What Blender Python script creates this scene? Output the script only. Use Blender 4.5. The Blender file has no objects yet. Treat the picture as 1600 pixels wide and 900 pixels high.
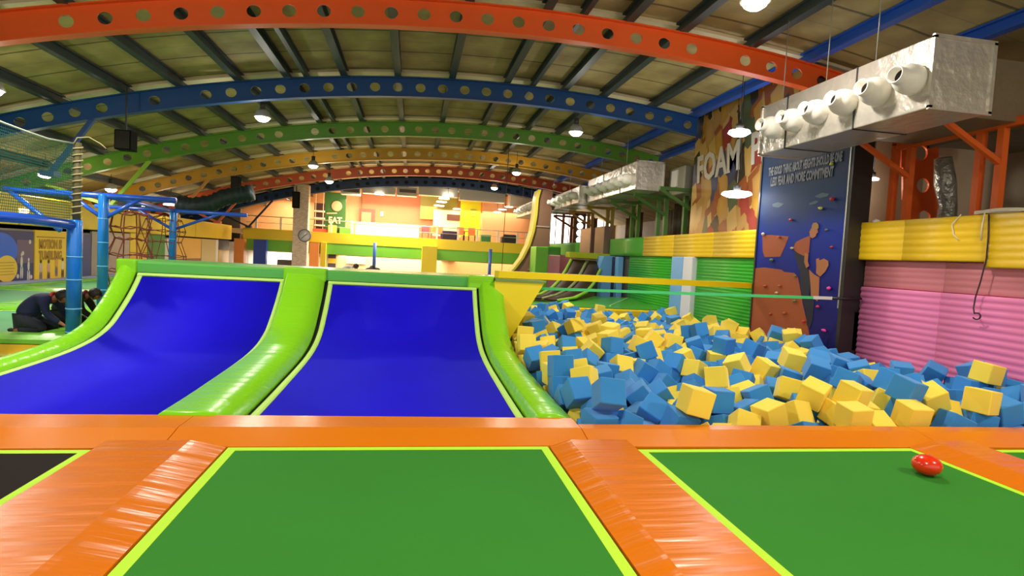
import bpy, bmesh, math, random
import numpy as np
from mathutils import Vector, Matrix, Quaternion

S = bpy.context.scene
COL = S.collection
PI = math.pi

# ------------------------------------------------------------------ camera
F, VPX, VPY, ROLL, EYE = 900.0, 645.0, 394.0, 0.045, 1.5
_d = np.array([(VPX - 800) / F, (450 - VPY) / F, -1.0]); _d /= np.linalg.norm(_d)
_u = np.array([math.sin(ROLL), math.cos(ROLL), 0.0]); _u -= _d * (_u @ _d); _u /= np.linalg.norm(_u)
_x = np.cross(_d, _u)
MW = np.array([_x, _d, _u])
cam_data = bpy.data.cameras.new('camera'); cam_data.lens = 36 * F / 1600; cam_data.sensor_width = 36
cam_data.clip_start = 0.05; cam_data.clip_end = 300
cam = bpy.data.objects.new('camera', cam_data); COL.objects.link(cam)
cam.matrix_world = Matrix([list(MW[0]) + [0], list(MW[1]) + [0], list(MW[2]) + [EYE], [0, 0, 0, 1]])
S.camera = cam
def at(px, py, ax, v):
    """a point of the photograph met on a real plane of the hall (x, y or z = v)"""
    r = MW @ np.array([(px - 800) / F, (450 - py) / F, -1.0])
    c = np.array([0, 0, EYE]); i = 'XYZ'.index(ax)
    p = c + r * (v - c[i]) / r[i]
    return Vector([float(k) for k in p])

# ------------------------------------------------------------------ world and lights
S.view_settings.view_transform = 'Standard'; S.view_settings.look = 'None'
S.view_settings.gamma = 1; S.view_settings.use_curve_mapping = False
S.view_settings.exposure = 0.26
W = bpy.data.worlds.new('world'); S.world = W; W.use_nodes = True
W.node_tree.nodes['Background'].inputs[0].default_value = (1.0, 0.93, 0.8, 1)
W.node_tree.nodes['Background'].inputs[1].default_value = 1.0
LAMP_W = 140.0
FAR_W = 900.0
LAMPS = [(-4.0, 16.1), (4.35, 15.85), (-4.1, 24.45), (-4.0, 28.3), (4.3, 25.0), (4.58, 7.63),
         (-4.0, 7.0), (0.6, 1.0), (-7.5, 2.5), (6.6, 1.0), (-10.8, 19.3), (-11.0, 23.5), (4.3, 32.0), (6.2, 12.6), (-7.6, 12.0)]  # last entry is an extra, added for highlights on the orange pads
def light(name, kind, loc, energy, color=(1, .93, .8), size=.3, rot=None, size_y=None):
    l = bpy.data.lights.new(name, kind); l.energy = energy; l.color = color
    if kind == 'POINT': l.shadow_soft_size = size
    if kind == 'AREA':
        l.size = size
        if size_y: l.shape = 'RECTANGLE'; l.size_y = size_y
    o = bpy.data.objects.new(name, l); COL.objects.link(o); o.location = loc
    if rot: o.rotation_euler = rot
    return o
# cafe and reception lighting at the far end (area lights over the mezzanine and the floor below)
light('cafe_light', 'AREA', (-1.5, 39.5, 4.75), FAR_W * .5, (1, .82, .58), 6, (0, 0, 0), 3)
light('cafe_light', 'AREA', (5.0, 41.0, 4.6), FAR_W * .35, (1, .85, .6), 5, (0, 0, 0), 4)
light('cafe_light', 'AREA', (-8.4, 40.0, 4.6), FAR_W * .3, (1, .8, .55), 2.5, (0, 0, 0), 3)
light('lobby_light', 'AREA', (-1.5, 40.0, 1.0), FAR_W * .5, (1, .85, .6), 7, (0, 0, 0), 4)
light('lobby_light', 'AREA', (5.5, 40.0, 1.0), FAR_W * .2, (1, .8, .55), 5, (0, 0, 0), 4)
light('lobby_light', 'AREA', (-8.6, 39.5, 1.0), FAR_W * .25, (1, .9, .75), 3, (0, 0, 0), 3)
light('counter_fill_light', 'AREA', (-1.6, 36.2, 4.6), FAR_W * .9, (1, .9, .72), 4, (math.radians(25), 0, 0), .5)  # bodiless light added to brighten the white counter

# ------------------------------------------------------------------ materials
def srgb(r, g, b):
    f = lambda c: (c / 255 / 12.92) if c <= 10 else ((c / 255 + .055) / 1.055) ** 2.4
    return (f(r), f(g), f(b), 1)
MATS = {}
def mat(name, rgb, rough=.6, metal=0, bump=None, emis=None, coat=0, spec=.5, var=0, vscale=3, alpha=None, sheen=0):
    if name in MATS: return MATS[name]
    m = bpy.data.materials.new(name); m.use_nodes = True
    nt = m.node_tree; b = nt.nodes['Principled BSDF']; L = nt.links
    b.inputs['Base Color'].default_value = srgb(*rgb)
    b.inputs['Roughness'].default_value = rough; b.inputs['Metallic'].default_value = metal
    b.inputs['Specular IOR Level'].default_value = spec
    if coat: b.inputs['Coat Weight'].default_value = coat; b.inputs['Coat Roughness'].default_value = .12
    if sheen: b.inputs['Sheen Weight'].default_value = sheen
    if emis:
        b.inputs['Emission Color'].default_value = srgb(*emis[0]); b.inputs['Emission Strength'].default_value = emis[1]
    tc = nt.nodes.new('ShaderNodeTexCoord')
    if var:
        n = nt.nodes.new('ShaderNodeTexNoise'); n.inputs['Scale'].default_value = vscale; n.inputs['Detail'].default_value = 4
        L.new(tc.outputs['Object'], n.inputs['Vector'])
        r = nt.nodes.new('ShaderNodeMapRange'); r.inputs[3].default_value = 1 - var; r.inputs[4].default_value = 1 + var
        L.new(n.outputs['Fac'], r.inputs[0])
        h = nt.nodes.new('ShaderNodeHueSaturation'); h.inputs['Color'].default_value = srgb(*rgb)
        L.new(r.outputs[0], h.inputs['Value']); L.new(h.outputs[0], b.inputs['Base Color'])
    if bump:
        kind, scale, dist = bump
        mp = nt.nodes.new('ShaderNodeMapping'); L.new(tc.outputs['Object'], mp.inputs[0])
        mp.inputs['Scale'].default_value = scale
        n = nt.nodes.new('ShaderNodeTexNoise'); n.inputs['Scale'].default_value = 1; n.inputs['Detail'].default_value = 3 if kind == 'noise' else 1.5
        L.new(mp.outputs[0], n.inputs['Vector'])
        bp = nt.nodes.new('ShaderNodeBump'); bp.inputs['Distance'].default_value = dist; bp.inputs['Strength'].default_value = 1
        L.new(n.outputs['Fac'], bp.inputs['Height']); L.new(bp.outputs[0], b.inputs['Normal'])
    MATS[name] = m
    return m
def vinyl(name, rgb, wr=(.8, 9, .8), d=.012, rough=.26, coat=0):
    return mat(name, rgb, rough, bump=('noise', wr, d), coat=coat, spec=.28)

# ------------------------------------------------------------------ mesh helpers
class MB:
    """collects faces, then links them as one mesh object"""
    def __init__(s): s.v = []; s.f = []; s.m = []; s.mi = 0; s.sm = []; s.smooth = False
    def add(s, vs, fs, smooth=None):
        o = len(s.v); s.v += [tuple(p) for p in vs]
        for f in fs: s.f.append([o + k for k in f]); s.m.append(s.mi); s.sm.append(s.smooth if smooth is None else smooth)
        return s
    def box(s, x0, x1, y0, y1, z0, z1, M=None, bev=0):
        if bev:
            e = min(bev, (x1-x0)/2.01, (y1-y0)/2.01, (z1-z0)/2.01)
            bm = bmesh.new(); bmesh.ops.create_cube(bm, size=1)
            for v in bm.verts: v.co = Vector(((x0+x1)/2 + v.co.x*(x1-x0), (y0+y1)/2 + v.co.y*(y1-y0), (z0+z1)/2 + v.co.z*(z1-z0)))
            bmesh.ops.bevel(bm, geom=bm.edges[:], offset=e, segments=2, affect='EDGES', profile=.5)
            bm.verts.index_update()
            vs = [v.co.copy() for v in bm.verts]; fs = [[v.index for v in f.verts] for f in bm.faces]; bm.free()
        else:
            vs = [Vector((x, y, z)) for x in (x0, x1) for y in (y0, y1) for z in (z0, z1)]
            fs = [(0,1,3,2),(4,6,7,5),(0,4,5,1),(2,3,7,6),(0,2,6,4),(1,5,7,3)]
        if M: vs = [M @ v for v in vs]
        return s.add(vs, fs, False)
    def loft(s, rings, closed=True, caps=True, smooth=None):
        n = len(rings[0]); vs = [p for r in rings for p in r]; fs = []
        for i in range(len(rings) - 1):
            for j in range(n if closed else n - 1):
                k = (j + 1) % n
                fs.append((i*n + j, i*n + k, (i+1)*n + k, (i+1)*n + j))
        if caps and closed: fs.append(tuple(range(n))[::-1]); fs.append(tuple((len(rings)-1)*n + k for k in range(n)))
        return s.add(vs, fs, smooth)
    def tube(s, pts, r, n=10, closed=False, smooth=True, caps=True):
        pts = [Vector(p) for p in pts]; rs = r if isinstance(r, (list, tuple)) else [r] * len(pts)
        rings = []; up = None
        for i, p in enumerate(pts):
            if closed: t = pts[(i+1) % len(pts)] - pts[i-1]
            else: t = pts[min(i+1, len(pts)-1)] - pts[max(i-1, 0)]
            if t.length < 1e-9: t = Vector((0, 0, 1))
            t.normalize()
            if up is None: up = Vector((0,0,1)) if abs(t.z) < .9 else Vector((1,0,0))
            a = t.cross(up)
            if a.length < 1e-4: a = t.cross(Vector((.3, 1, .2)))
            a.normalize(); b = a.cross(t).normalized(); up = b
            rings.append([p + (a*math.cos(2*PI*k/n) + b*math.sin(2*PI*k/n)) * rs[i] for k in range(n)])
        if closed: rings.append(rings[0])
        return s.loft(rings, True, caps and not closed, smooth)
    def bar(s, a, b, w, h, up=(0, 0, 1)):
        a = Vector(a); b = Vector(b); t = (b - a).normalized(); u = Vector(up)
        x = t.cross(u)
        if x.length < 1e-3: x = t.cross(Vector((0, 1, 0)))
        x.normalize(); z = x.cross(t)
        q = lambda p: [p + x*(i*w/2) + z*(j*h/2) for i, j in ((-1,-1),(1,-1),(1,1),(-1,1))]
        return s.loft([q(a), q(b)], smooth=False)
    def lathe(s, prof, c=(0,0,0), ax='Z', n=20, smooth=True):
        rings = []
        for r, h in prof:
            ring = []
            for k in range(n):
                a = 2*PI*k/n; p, q = r*math.cos(a), r*math.sin(a)
                ring.append(Vector(c) + Vector({'Z': (p, q, h), 'X': (h, p, q), 'Y': (q, h, p)}[ax]))
            rings.append(ring)
        return s.loft(rings, True, True, smooth)
    def prism(s, poly, lo, hi, ax='Y', smooth=False):
        """poly in the two other axes (x,z for Y; y,z for X; x,y for Z)"""
        mk = {'Y': lambda a, b, c: Vector((a, c, b)), 'X': lambda a, b, c: Vector((c, a, b)), 'Z': lambda a, b, c: Vector((a, b, c))}[ax]
        return s.loft([[mk(a, b, lo) for a, b in poly], [mk(a, b, hi) for a, b in poly]], True, True, smooth)
    def blob(s, c, r, sub=2, sc=(1,1,1), noise=0, seed=0):
        bm = bmesh.new(); bmesh.ops.create_icosphere(bm, subdivisions=sub, radius=1)
        rn = random.Random(seed)
        for v in bm.verts:
            k = 1 + rn.uniform(-noise, noise); v.co = Vector(c) + Vector((v.co.x*sc[0], v.co.y*sc[1], v.co.z*sc[2])) * r * k
        bm.verts.index_update(); vs = [v.co.copy() for v in bm.verts]; fs = [[v.index for v in f.verts] for f in bm.faces]; bm.free()
        return s.add(vs, fs, True)
    def build(s, name, m, parent=None, recalc=True):
        me = bpy.data.meshes.new(name); me.from_pydata(s.v, [], s.f)
        for k in (m if isinstance(m, (list, tuple)) else [m]): me.materials.append(k)
        me.polygons.foreach_set('material_index', s.m); me.polygons.foreach_set('use_smooth', s.sm)
        if recalc:
            bm = bmesh.new(); bm.from_mesh(me); bmesh.ops.recalc_face_normals(bm, faces=bm.faces[:]); bm.to_mesh(me); bm.free()
        me.update()
        o = bpy.data.objects.new(name, me); COL.objects.link(o)
        if parent is not None: o.parent = parent; o.matrix_parent_inverse = inv(parent)
        return o
def inv(p):
    return Matrix.Translation(-p.location) if p.type == 'EMPTY' else Matrix.Identity(4)
def tag(o, label, cat=None, group=None, kind=None):
    if label: o['label'] = label
    if cat: o['category'] = cat
    if group: o['group'] = group
    if kind: o['kind'] = kind
    return o
def thing(name, loc, label, cat, group=None):
    o = bpy.data.objects.new(name, None); COL.objects.link(o); o.location = loc; o.empty_display_size = .1
    return tag(o, label, cat, group)
def structure(o): o['kind'] = 'structure'; return o
def bx(*a, **k): return MB().box(*a, **k)
def copy_tree(o, delta, label=None):
    c = o.copy(); COL.objects.link(c); c.location = c.location + Vector(delta)
    if label: c['label'] = label
    for ch in o.children:
        d = ch.copy(); COL.objects.link(d); d.parent = c
        for g in ch.children:
            e = g.copy(); COL.objects.link(e); e.parent = d
    return c
def text_mesh(body, size, origin, right, up, depth=.01, xscale=1, name='t', bold=0):
    """verts and faces of a line of lettering laid on a plane (origin = left end of the baseline)"""
    cu = bpy.data.curves.new(name, 'FONT'); cu.body = body; cu.size = size; cu.extrude = depth / 2; cu.offset = bold
    cu.resolution_u = 2
    o = bpy.data.objects.new(name, cu); COL.objects.link(o)
    bpy.context.view_layer.update()
    me = bpy.data.meshes.new_from_object(o.evaluated_get(bpy.context.evaluated_depsgraph_get()))
    right = Vector(right).normalized(); up = Vector(up).normalized(); nrm = right.cross(up)
    vs = [Vector(origin) + right*(v.co.x*xscale) + up*v.co.y + nrm*(v.co.z + depth/2) for v in me.vertices]
    fs = [list(p.vertices) for p in me.polygons]
    bpy.data.objects.remove(o); bpy.data.curves.remove(cu); bpy.data.meshes.remove(me)
    return vs, fs

# ------------------------------------------------------------------ the setting
XW, XL, YB = 8.1, -10.8, 42.0          # right wall, left wall, far wall
FLZ = -0.9                              # real floor; the trampoline decks stand 0.9 m above it
ZB0, ZB1 = 1.8, 2.47                    # padded band round the hall = edge of the upper floor
def zb(x): return 5.65 - .0132 * (x - 2.5) ** 2     # underside of the arched girders
ARCH_Y = [5.7, 10.85, 15.6, 20.8, 26.0, 31.3, 36.3]

floor_m = mat('concrete', (120, 110, 95), .7, var=.1)
structure(bx(-18, 18, -6, YB + 3, FLZ - .1, FLZ).build('floor', floor_m))

def ceiling_material():
    m = bpy.data.materials.new('roof_lining'); m.use_nodes = True; nt = m.node_tree; L = nt.links
    b = nt.nodes['Principled BSDF']; b.inputs['Roughness'].default_value = .75
    tc = nt.nodes.new('ShaderNodeTexCoord'); sp = nt.nodes.new('ShaderNodeSeparateXYZ'); L.new(tc.outputs['Object'], sp.inputs[0])
    n = nt.nodes.new('ShaderNodeTexNoise'); n.inputs['Scale'].default_value = 1.3; n.inputs['Detail'].default_value = 6
    L.new(tc.outputs['Object'], n.inputs['Vector'])
    cr = nt.nodes.new('ShaderNodeValToRGB'); cr.color_ramp.elements[0].color = srgb(146, 124, 78); cr.color_ramp.elements[1].color = srgb(188, 168, 108)
    cr.color_ramp.elements[0].position = .3; cr.color_ramp.elements[1].position = .7
    L.new(n.outputs['Fac'], cr.inputs[0])
    def M(op, a, bb=None):
        q = nt.nodes.new('ShaderNodeMath'); q.operation = op
        for i, k in enumerate([a, bb]):
            if k is None: continue
            if isinstance(k, (int, float)): q.inputs[i].default_value = k
            else: L.new(k, q.inputs[i])
        return q.outputs[0]
    yy = M('ADD', sp.outputs['Y'], M('MULTIPLY', n.outputs['Fac'], .08))
    seam = M('LESS_THAN', M('FRACT', M('DIVIDE', yy, 1.3)), .045)
    fine = M('LESS_THAN', M('FRACT', M('DIVIDE', yy, .65)), .03)
    dk = M('ADD', M('MULTIPLY', seam, .65), M('MULTIPLY', fine, .3))
    mx = nt.nodes.new('ShaderNodeMix'); mx.data_type = 'RGBA'
    L.new(M('MINIMUM', dk, .8), mx.inputs[0]); L.new(cr.outputs[0], mx.inputs[6]); mx.inputs[7].default_value = srgb(44, 32, 22)
    L.new(mx.outputs[2], b.inputs['Base Color'])
    return m
c = MB(); xs = np.linspace(-17, 15, 65)
lo = [[Vector((x, y, zb(x) + .72)) for x in xs] + [Vector((x, y, zb(x) + .84)) for x in xs[::-1]] for y in (-6, YB + 3)]
c.loft(lo); structure(c.build('ceiling', ceiling_material()))
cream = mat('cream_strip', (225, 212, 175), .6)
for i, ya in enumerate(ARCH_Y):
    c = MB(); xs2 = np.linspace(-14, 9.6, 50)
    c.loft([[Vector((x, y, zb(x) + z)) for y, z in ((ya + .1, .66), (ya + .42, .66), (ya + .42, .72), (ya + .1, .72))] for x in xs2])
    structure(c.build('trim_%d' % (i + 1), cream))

dark_wall = mat('dark_cladding', (92, 84, 68), .7, var=.25, vscale=1.5)
warm_wall = mat('warm_plaster', (224, 170, 118), .6, var=.05)
# left wall, its openings are panels hung on it
structure(bx(XL - .3, XL, 4, YB, FLZ, 1.7).build('wall_left', mat('grey_paint', (150, 140, 130), .6, var=.1)))
structure(bx(-17.3, -17, -6, YB + 3, FLZ, 3).build('wall_far_left', dark_wall))
structure(bx(-17, XL, 4, YB, 1.55, 1.7).build('floor_upper_left', dark_wall))
# right wall below the upper floor and the loft behind it
structure(bx(XW, XW + .25, 1, YB, FLZ, ZB1 - .03).build('wall_right', mat('dark_panel', (84, 78, 70), .6, var=.1)))
structure(bx(XW + .25, 15.3, 1, YB, ZB0 + .3, ZB1 - .05).build('floor_loft_right', dark_wall))
structure(bx(XW - .02, XW + .23, 11.0, 16.05, ZB1 - .03, 6.1).build('wall_right_upper', mat('dark_panel', (84, 78, 70))))
structure(bx(10.9, 11.1, 1, 16, ZB1 - .05, 6).build('wall_loft', mat('loft_sheet', (146, 130, 104), .6, var=.3, vscale=1.2)))
structure(bx(8.33, 11.1, 11.0, 11.15, ZB1 - .05, 6).build('wall_loft_end', mat('loft_sheet', (146, 130, 104))))
structure(bx(15.0, 15.2, 16, YB, ZB1 - .05, 5).build('wall_loft_far', mat('loft_sheet', (146, 130, 104))))
structure(bx(8.35, 15.2, 15.7, 15.9, ZB1 - .05, 6).build('wall_loft_near_end', dark_wall))
# far end: wall of the cafe floor and of the lobby underneath
structure(bx(-17, 15.2, YB, YB + .2, FLZ, 6).build('wall_back', warm_wall))
structure(bx(-11, 8, 36.8, YB, 2.1, 2.36).build('floor_cafe', mat('cafe_slab', (220, 190, 150), .5)))
structure(bx(-3.6, 2.0, YB - .6, YB - .02, 2.36, 5.6).build('wall_cafe', mat('terracotta_paint', (176, 100, 58), .6, var=.05)))
structure(bx(-17, XL - .02, 39, 39.2, 1.7, 4.6).build('wall_back_left', dark_wall))

# far wall facade strips of the upper floor (yellow lip, green fascia)
yel_m = mat('yellow_pad_far', (240, 208, 40), .4); grn_m = mat('green_pad_far', (120, 190, 50), .4)
structure(bx(-10.0, 8.0, 36.7, 36.85, 1.78, 2.42).build('trim_8', yel_m))
structure(bx(-10.0, 8.0, 36.72, 36.87, 1.1, 1.78).build('trim_9', grn_m))

# ------------------------------------------------------------------ arched girders
def girder(y, color, name, label, x0=-14.2, x1=9.4, skip=(), cell=.58, r=.135, legs=None):
    t = thing(name, (x1, y, zb(x1)), label, 'girder', 'arched roof girders')
    m = mat('paint_' + label.split()[0] + '_%d' % int(y), color, .45, var=.08)
    w = MB(); H = .48; th = .012; n = int((x1 - x0) / cell); N = 16
    for i in range(n):
        xa = x0 + i*cell; xb = xa + cell; xm = (xa + xb) / 2
        P = lambda x, k: Vector((x, 0, zb(x) + k))
        fr = [P(xb, H*.5), P(xb, H), P(xm, H), P(xa, H), P(xa, H*.5), P(xa, 0), P(xm, 0), P(xb, 0)]
        if i in skip:
            for s_ in (-th, th): w.add([p + Vector((0, y + s_, 0)) for p in (fr[5], fr[6], fr[7], fr[1], fr[2], fr[3])], [(0,1,2,3,4,5)])
            continue
        ring = []; out = []
        for k in range(N):
            a = 2*PI*k/N; ring.append(Vector((xm + r*math.cos(a), 0, zb(xm) + H/2 + .88*r*math.sin(a))))
            f0, f1 = fr[(k//2) % 8], fr[(k//2 + 1) % 8]; out.append(f0 if k % 2 == 0 else (f0 + f1)/2)
        vs = [p + Vector((0, y - th, 0)) for p in ring + out] + [p + Vector((0, y + th, 0)) for p in ring + out]; fs = []
        for k in range(N):
            j = (k+1) % N
            fs += [(k, j, N+j, N+k), (2*N+k, 3*N+k, 3*N+j, 2*N+j), (k, 2*N+k, 2*N+j, j)]
        w.add(vs, fs)
    w.build('web', m, t)
    for nm, dz in (('top_flange', H), ('bottom_flange', 0)):
        f = MB(); xs3 = np.linspace(x0, x0 + n*cell, 60)
        f.loft([[Vector((x, y + a, zb(x) + dz + b)) for a, b in ((-.1, -.012), (.1, -.012), (.1, .012), (-.1, .012))] for x in xs3])
        f.build(nm, m, t)
    return t
GC = [((246, 98, 28), 'orange'), ((18, 74, 138), 'blue'), ((96, 150, 44), 'green'), ((206, 150, 36), 'mustard'), ((204, 84, 40), 'rust-red'), ((26, 62, 112), 'dark blue')]
GL = ['orange arched girder with round holes, nearest and biggest under the roof',
      'blue arched girder with round holes, second from the front',
      'green arched girder with round holes, just behind the bigger blue one',
      'mustard yellow arched girder with round holes, fourth from the front',
      'rust red arched girder with small round holes, fifth from the front',
      'dark blue arched girder farthest back, above the cafe floor']
for i, (c_, n_) in enumerate(GC):
    girder(ARCH_Y[i+1], c_, 'arched_girder', GL[i], skip=(3, 13, 34) if i == 0 else (6, 12, 14) if i == 1 else (4, 17),
           x1=9.6 if i == 0 else 8.0 if i == 1 else 9.4, r=.12 if i == 0 else .13)
# foot of the orange girder standing in the loft
ft = MB(); om = MATS['paint_orange_10']
t = thing('steel_column', (9.75, 9.9, 2.42), 'orange holed steel foot of the front girder behind the orange duct frames', 'column')
for k in range(4):
    z0 = 2.42 + k*.62; xm = 9.80 - .10 * (k - 1); N = 16; ww = .42
    ring = [Vector((xm + .14*math.cos(2*PI*j/N), 0, z0 + .31 + .14*math.sin(2*PI*j/N))) for j in range(N)]
    x2 = xm - .12*.5; sq = [Vector((xm+ww-.03, 0, z0+.31)), Vector((xm+ww-.06, 0, z0+.62)), Vector((xm-.06, 0, z0+.62)), Vector((xm-ww-.06, 0, z0+.62)), Vector((xm-ww-.03, 0, z0+.31)), Vector((xm-ww, 0, z0)), Vector((xm, 0, z0)), Vector((xm+ww, 0, z0))]
    out = [sq[j//2] if j % 2 == 0 else (sq[j//2] + sq[(j//2+1) % 8])/2 for j in range(N)]
    vs = [p + Vector((0, 9.88, 0)) for p in ring + out] + [p + Vector((0, 9.92, 0)) for p in ring + out]; fs = []
    for a in range(N):
        b = (a+1) % N; fs += [(a, b, N+b, N+a), (2*N+a, 3*N+a, 3*N+b, 2*N+b), (a, 2*N+a, 2*N+b, b), (N+a, N+b, 3*N+b, 3*N+a)]
    ft.add(vs, fs)
ft.build('web', om, t)
bx(9.3, 10.3, 9.8, 10.0, 2.42, 2.5).build('base_plate', om, t)

# purlins: one long steel section each, running the length of the hall on top of the girders
PUR = [-13.2, -11.6, -10.0, -8.45, -7.0, -5.8, -4.45, -3.3, -2.85, -1.92, -.58, .82, 2.28, 3.0, 3.88, 5.0, 6.47, 7.75, 9.2]
pm = mat('purlin_steel', (50, 62, 62), .5, var=.15); pb = mat('purlin_blue', (30, 88, 190), .45)
for i, x in enumerate(PUR):
    thin = x in (-2.85, 3.0); w_ = .05 if thin else .085
    o = MB()
    for s0, s1, z0, z1 in ((-w_, w_, .485, .52), (-.015, .015, .52, .68), (-w_, w_, .68, .712)):
        o.box(x+s0, x+s1, -5, YB-.1, zb(x)+z0, zb(x)+z1)
    a = o.build('roof_purlin', pb if x > 6.9 else pm)
    ow = ['first', 'second', 'third', 'fourth', 'fifth', 'sixth', 'seventh', 'eighth', 'ninth', 'tenth', 'eleventh', 'twelfth', 'thirteenth', 'fourteenth', 'fifteenth', 'sixteenth', 'seventeenth', 'eighteenth', 'nineteenth'][i]
    tag(a, '%s steel purlin under the roof, %s from the left wall' % ('bright blue' if x > 6.9 else 'thin dark' if thin else 'dark grey-green', ow), 'purlin', 'roof purlins')

# V-shaped braces standing on the left upper edge
def brace(y, color, xb, zb0, tips, label):
    t = thing('roof_brace', (xb, y, zb0), label, 'brace', 'v-shaped roof braces')
    m = mat('brace_%d' % int(y), color, .45)
    for xt in tips:
        b = MB(); b.bar((xb, y, zb0), (xt, y, zb(xt)), .1, .1, (0, 1, 0)); b.build('strut', m, t)
    bx(xb-.15, xb+.15, y-.15, y+.15, zb0-.06, zb0+.06).build('foot_plate', m, t)
brace(15.6, (44, 78, 140), -8.62, 2.9, (-7.72,), 'slanting blue brace below the big blue girder, left of the rope nets')
brace(20.8, (150, 190, 50), -9.75, 2.47, (-8.6, -11.6), 'lime green V brace under the green girder')
brace(26.0, (190, 130, 50), -9.75, 2.47, (-8.5, -11.3), 'mustard V brace under the mustard girder')
brace(31.3, (205, 100, 50), -9.75, 2.47, (-8.5, -11.3), 'rust red V brace under the rust red girder')
brace(36.3, (40, 44, 66), -9.6, 2.47, (-8.3, -11.2), 'dark V brace under the farthest blue girder')

# ------------------------------------------------------------------ front trampolines and their padding
lime_b = mat('lime_webbing', (190, 245, 40), .7)
green_mat = mat('green_mat', (54, 134, 44), .8, spec=.12, var=.09, vscale=.8, bump=('noise', (60, 60, 60), .001))
black_mat = mat('black_mat', (34, 26, 24), .85, spec=.15, var=.08)
springs = mat('dark_gap', (22, 20, 18), .9)
def trampoline(x0, x1, y0, y1, z, m, label, name='trampoline', group=None, bw=.065, gap=.035, zc=None):
    t = thing(name, ((x0+x1)/2, (y0+y1)/2, z - .02), label, 'trampoline', group)
    g = MB(); g.box(x0, x1, y0, y1, z-.05, z-.025); g.build('spring_cover', springs, t)
    a0, a1, b0, b1 = x0+gap, x1-gap, y0+gap, y1-gap
    MB().box(a0+bw, a1-bw, b0+bw, b1-bw, z-.02, z).build('mat', m, t)
    e = MB(); zz = z + .002
    o_ = [(a0, b0), (a1, b0), (a1, b1), (a0, b1)]; i_ = [(a0+bw, b0+bw), (a1-bw, b0+bw), (a1-bw, b1-bw), (a0+bw, b1-bw)]
    vs = [Vector((x, y, zz)) for x, y in o_ + i_] + [Vector((x, y, z-.022)) for x, y in o_ + i_]
    fs = [(k, (k+1) % 4, 4+(k+1) % 4, 4+k) for k in range(4)] + [(8+k, 12+k, 12+(k+1) % 4, 8+(k+1) % 4) for k in range(4)]
    fs += [(k, 8+k, 8+(k+1) % 4, (k+1) % 4) for k in range(4)] + [(4+k, 4+(k+1) % 4, 12+(k+1) % 4, 12+k) for k in range(4)]
    e.add(vs, fs).build('border_webbing', lime_b, t)
    return t
YN = -1.2
trampoline(-5.2, -2.1, YN, 4.42, 0, black_mat, 'black trampoline bed at the left, beyond the wide orange pad')
trampoline(-1.30, 1.17, YN, 4.46, 0, green_mat, 'green trampoline bed with lime edge, in the middle front')
trampoline(1.83, 4.47, YN, 4.38, 0, green_mat, 'green trampoline bed with lime edge, holding the red ball')
trampoline(5.15, 8.0, YN, 4.33, 0, green_mat, 'green trampoline bed at the far right corner, barely in view')
or_y = vinyl('orange_vinyl_lengthwise', (226, 120, 16), (.7, 6.5, .7), .022)
or_x = vinyl('orange_vinyl_crosswise', (230, 128, 18), (3, 1.2, 1.2), .006)
def pad_y(x0, x1, y0, y1, m, label, sl=.16, h=.07, name='safety_pad', sr=None):
    sr = sl if sr is None else sr
    prof = [(x0, -.05), (x0, .006), (x0+sl*.9, h-.008), (x0+sl*1.1, h), (x1-sr*1.1, h), (x1-sr*.9, h-.008), (x1, .006), (x1, -.05)]
    o = MB(); ys = np.linspace(y0, y1, 24)
    o.loft([[Vector((x, y, z)) for x, z in prof] for y in ys])
    return tag(o.build(name, m), label, 'pad')
pad_y(-2.12, -1.28, YN, 4.42, or_y, 'wide wrinkled orange vinyl pad between the black and green trampolines', .05, .06, sr=.22)
pad_y(1.15, 1.85, YN, 4.42, or_y, 'orange vinyl pad between the two green trampolines', .15, .06, sr=.05)
pad_y(4.43, 5.17, YN, 4.38, or_y, 'orange vinyl pad right of the trampoline with the red ball', .22, .06, sr=.1)
def pad_x(x0, x1, y0, y1, y0r, y1r, m, label, h=.06, sl=.3):
    o = MB(); n = 10
    for_r = []
    for k in range(n + 1):
        f = k / n; x = x0 + (x1-x0)*f; a = y0 + (y0r-y0)*f; b = y1 + (y1r-y1)*f
        for_r.append([Vector((x, y, z)) for y, z in ((a, -.05), (a, .004), (a+sl, h), (b-.03, h), (b, h-.03), (b, -.2))])
    o.loft(for_r)
    return tag(o.build('safety_pad', m), label, 'pad')
pad_x(-5.4, -1.72, 4.40, 5.08, 4.42, 5.10, or_x, 'orange cross pad at the foot of the left blue ramp')
pad_x(-1.715, 1.50, 4.44, 5.10, 4.44, 5.07, or_x, 'orange cross pad at the foot of the right blue ramp')
pad_x(1.505, 4.80, 4.42, 4.88, 4.36, 4.84, or_x, 'orange cross pad in front of the foam pit, before the red ball trampoline')
pad_x(4.805, 8.05, 4.36, 4.84, 4.31, 4.80, or_x, 'orange cross pad at the right end of the foam pit edge')
structure(bx(-5.5, 8.05, YN, 4.3, FLZ, -.08).build('trim_10', mat('deck_frame', (40, 36, 32), .8)))
structure(bx(-5.5, 8.05, 4.3, 4.78, FLZ, -.08).build('trim_11', mat('deck_frame', (40, 36, 32), .8)))

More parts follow.
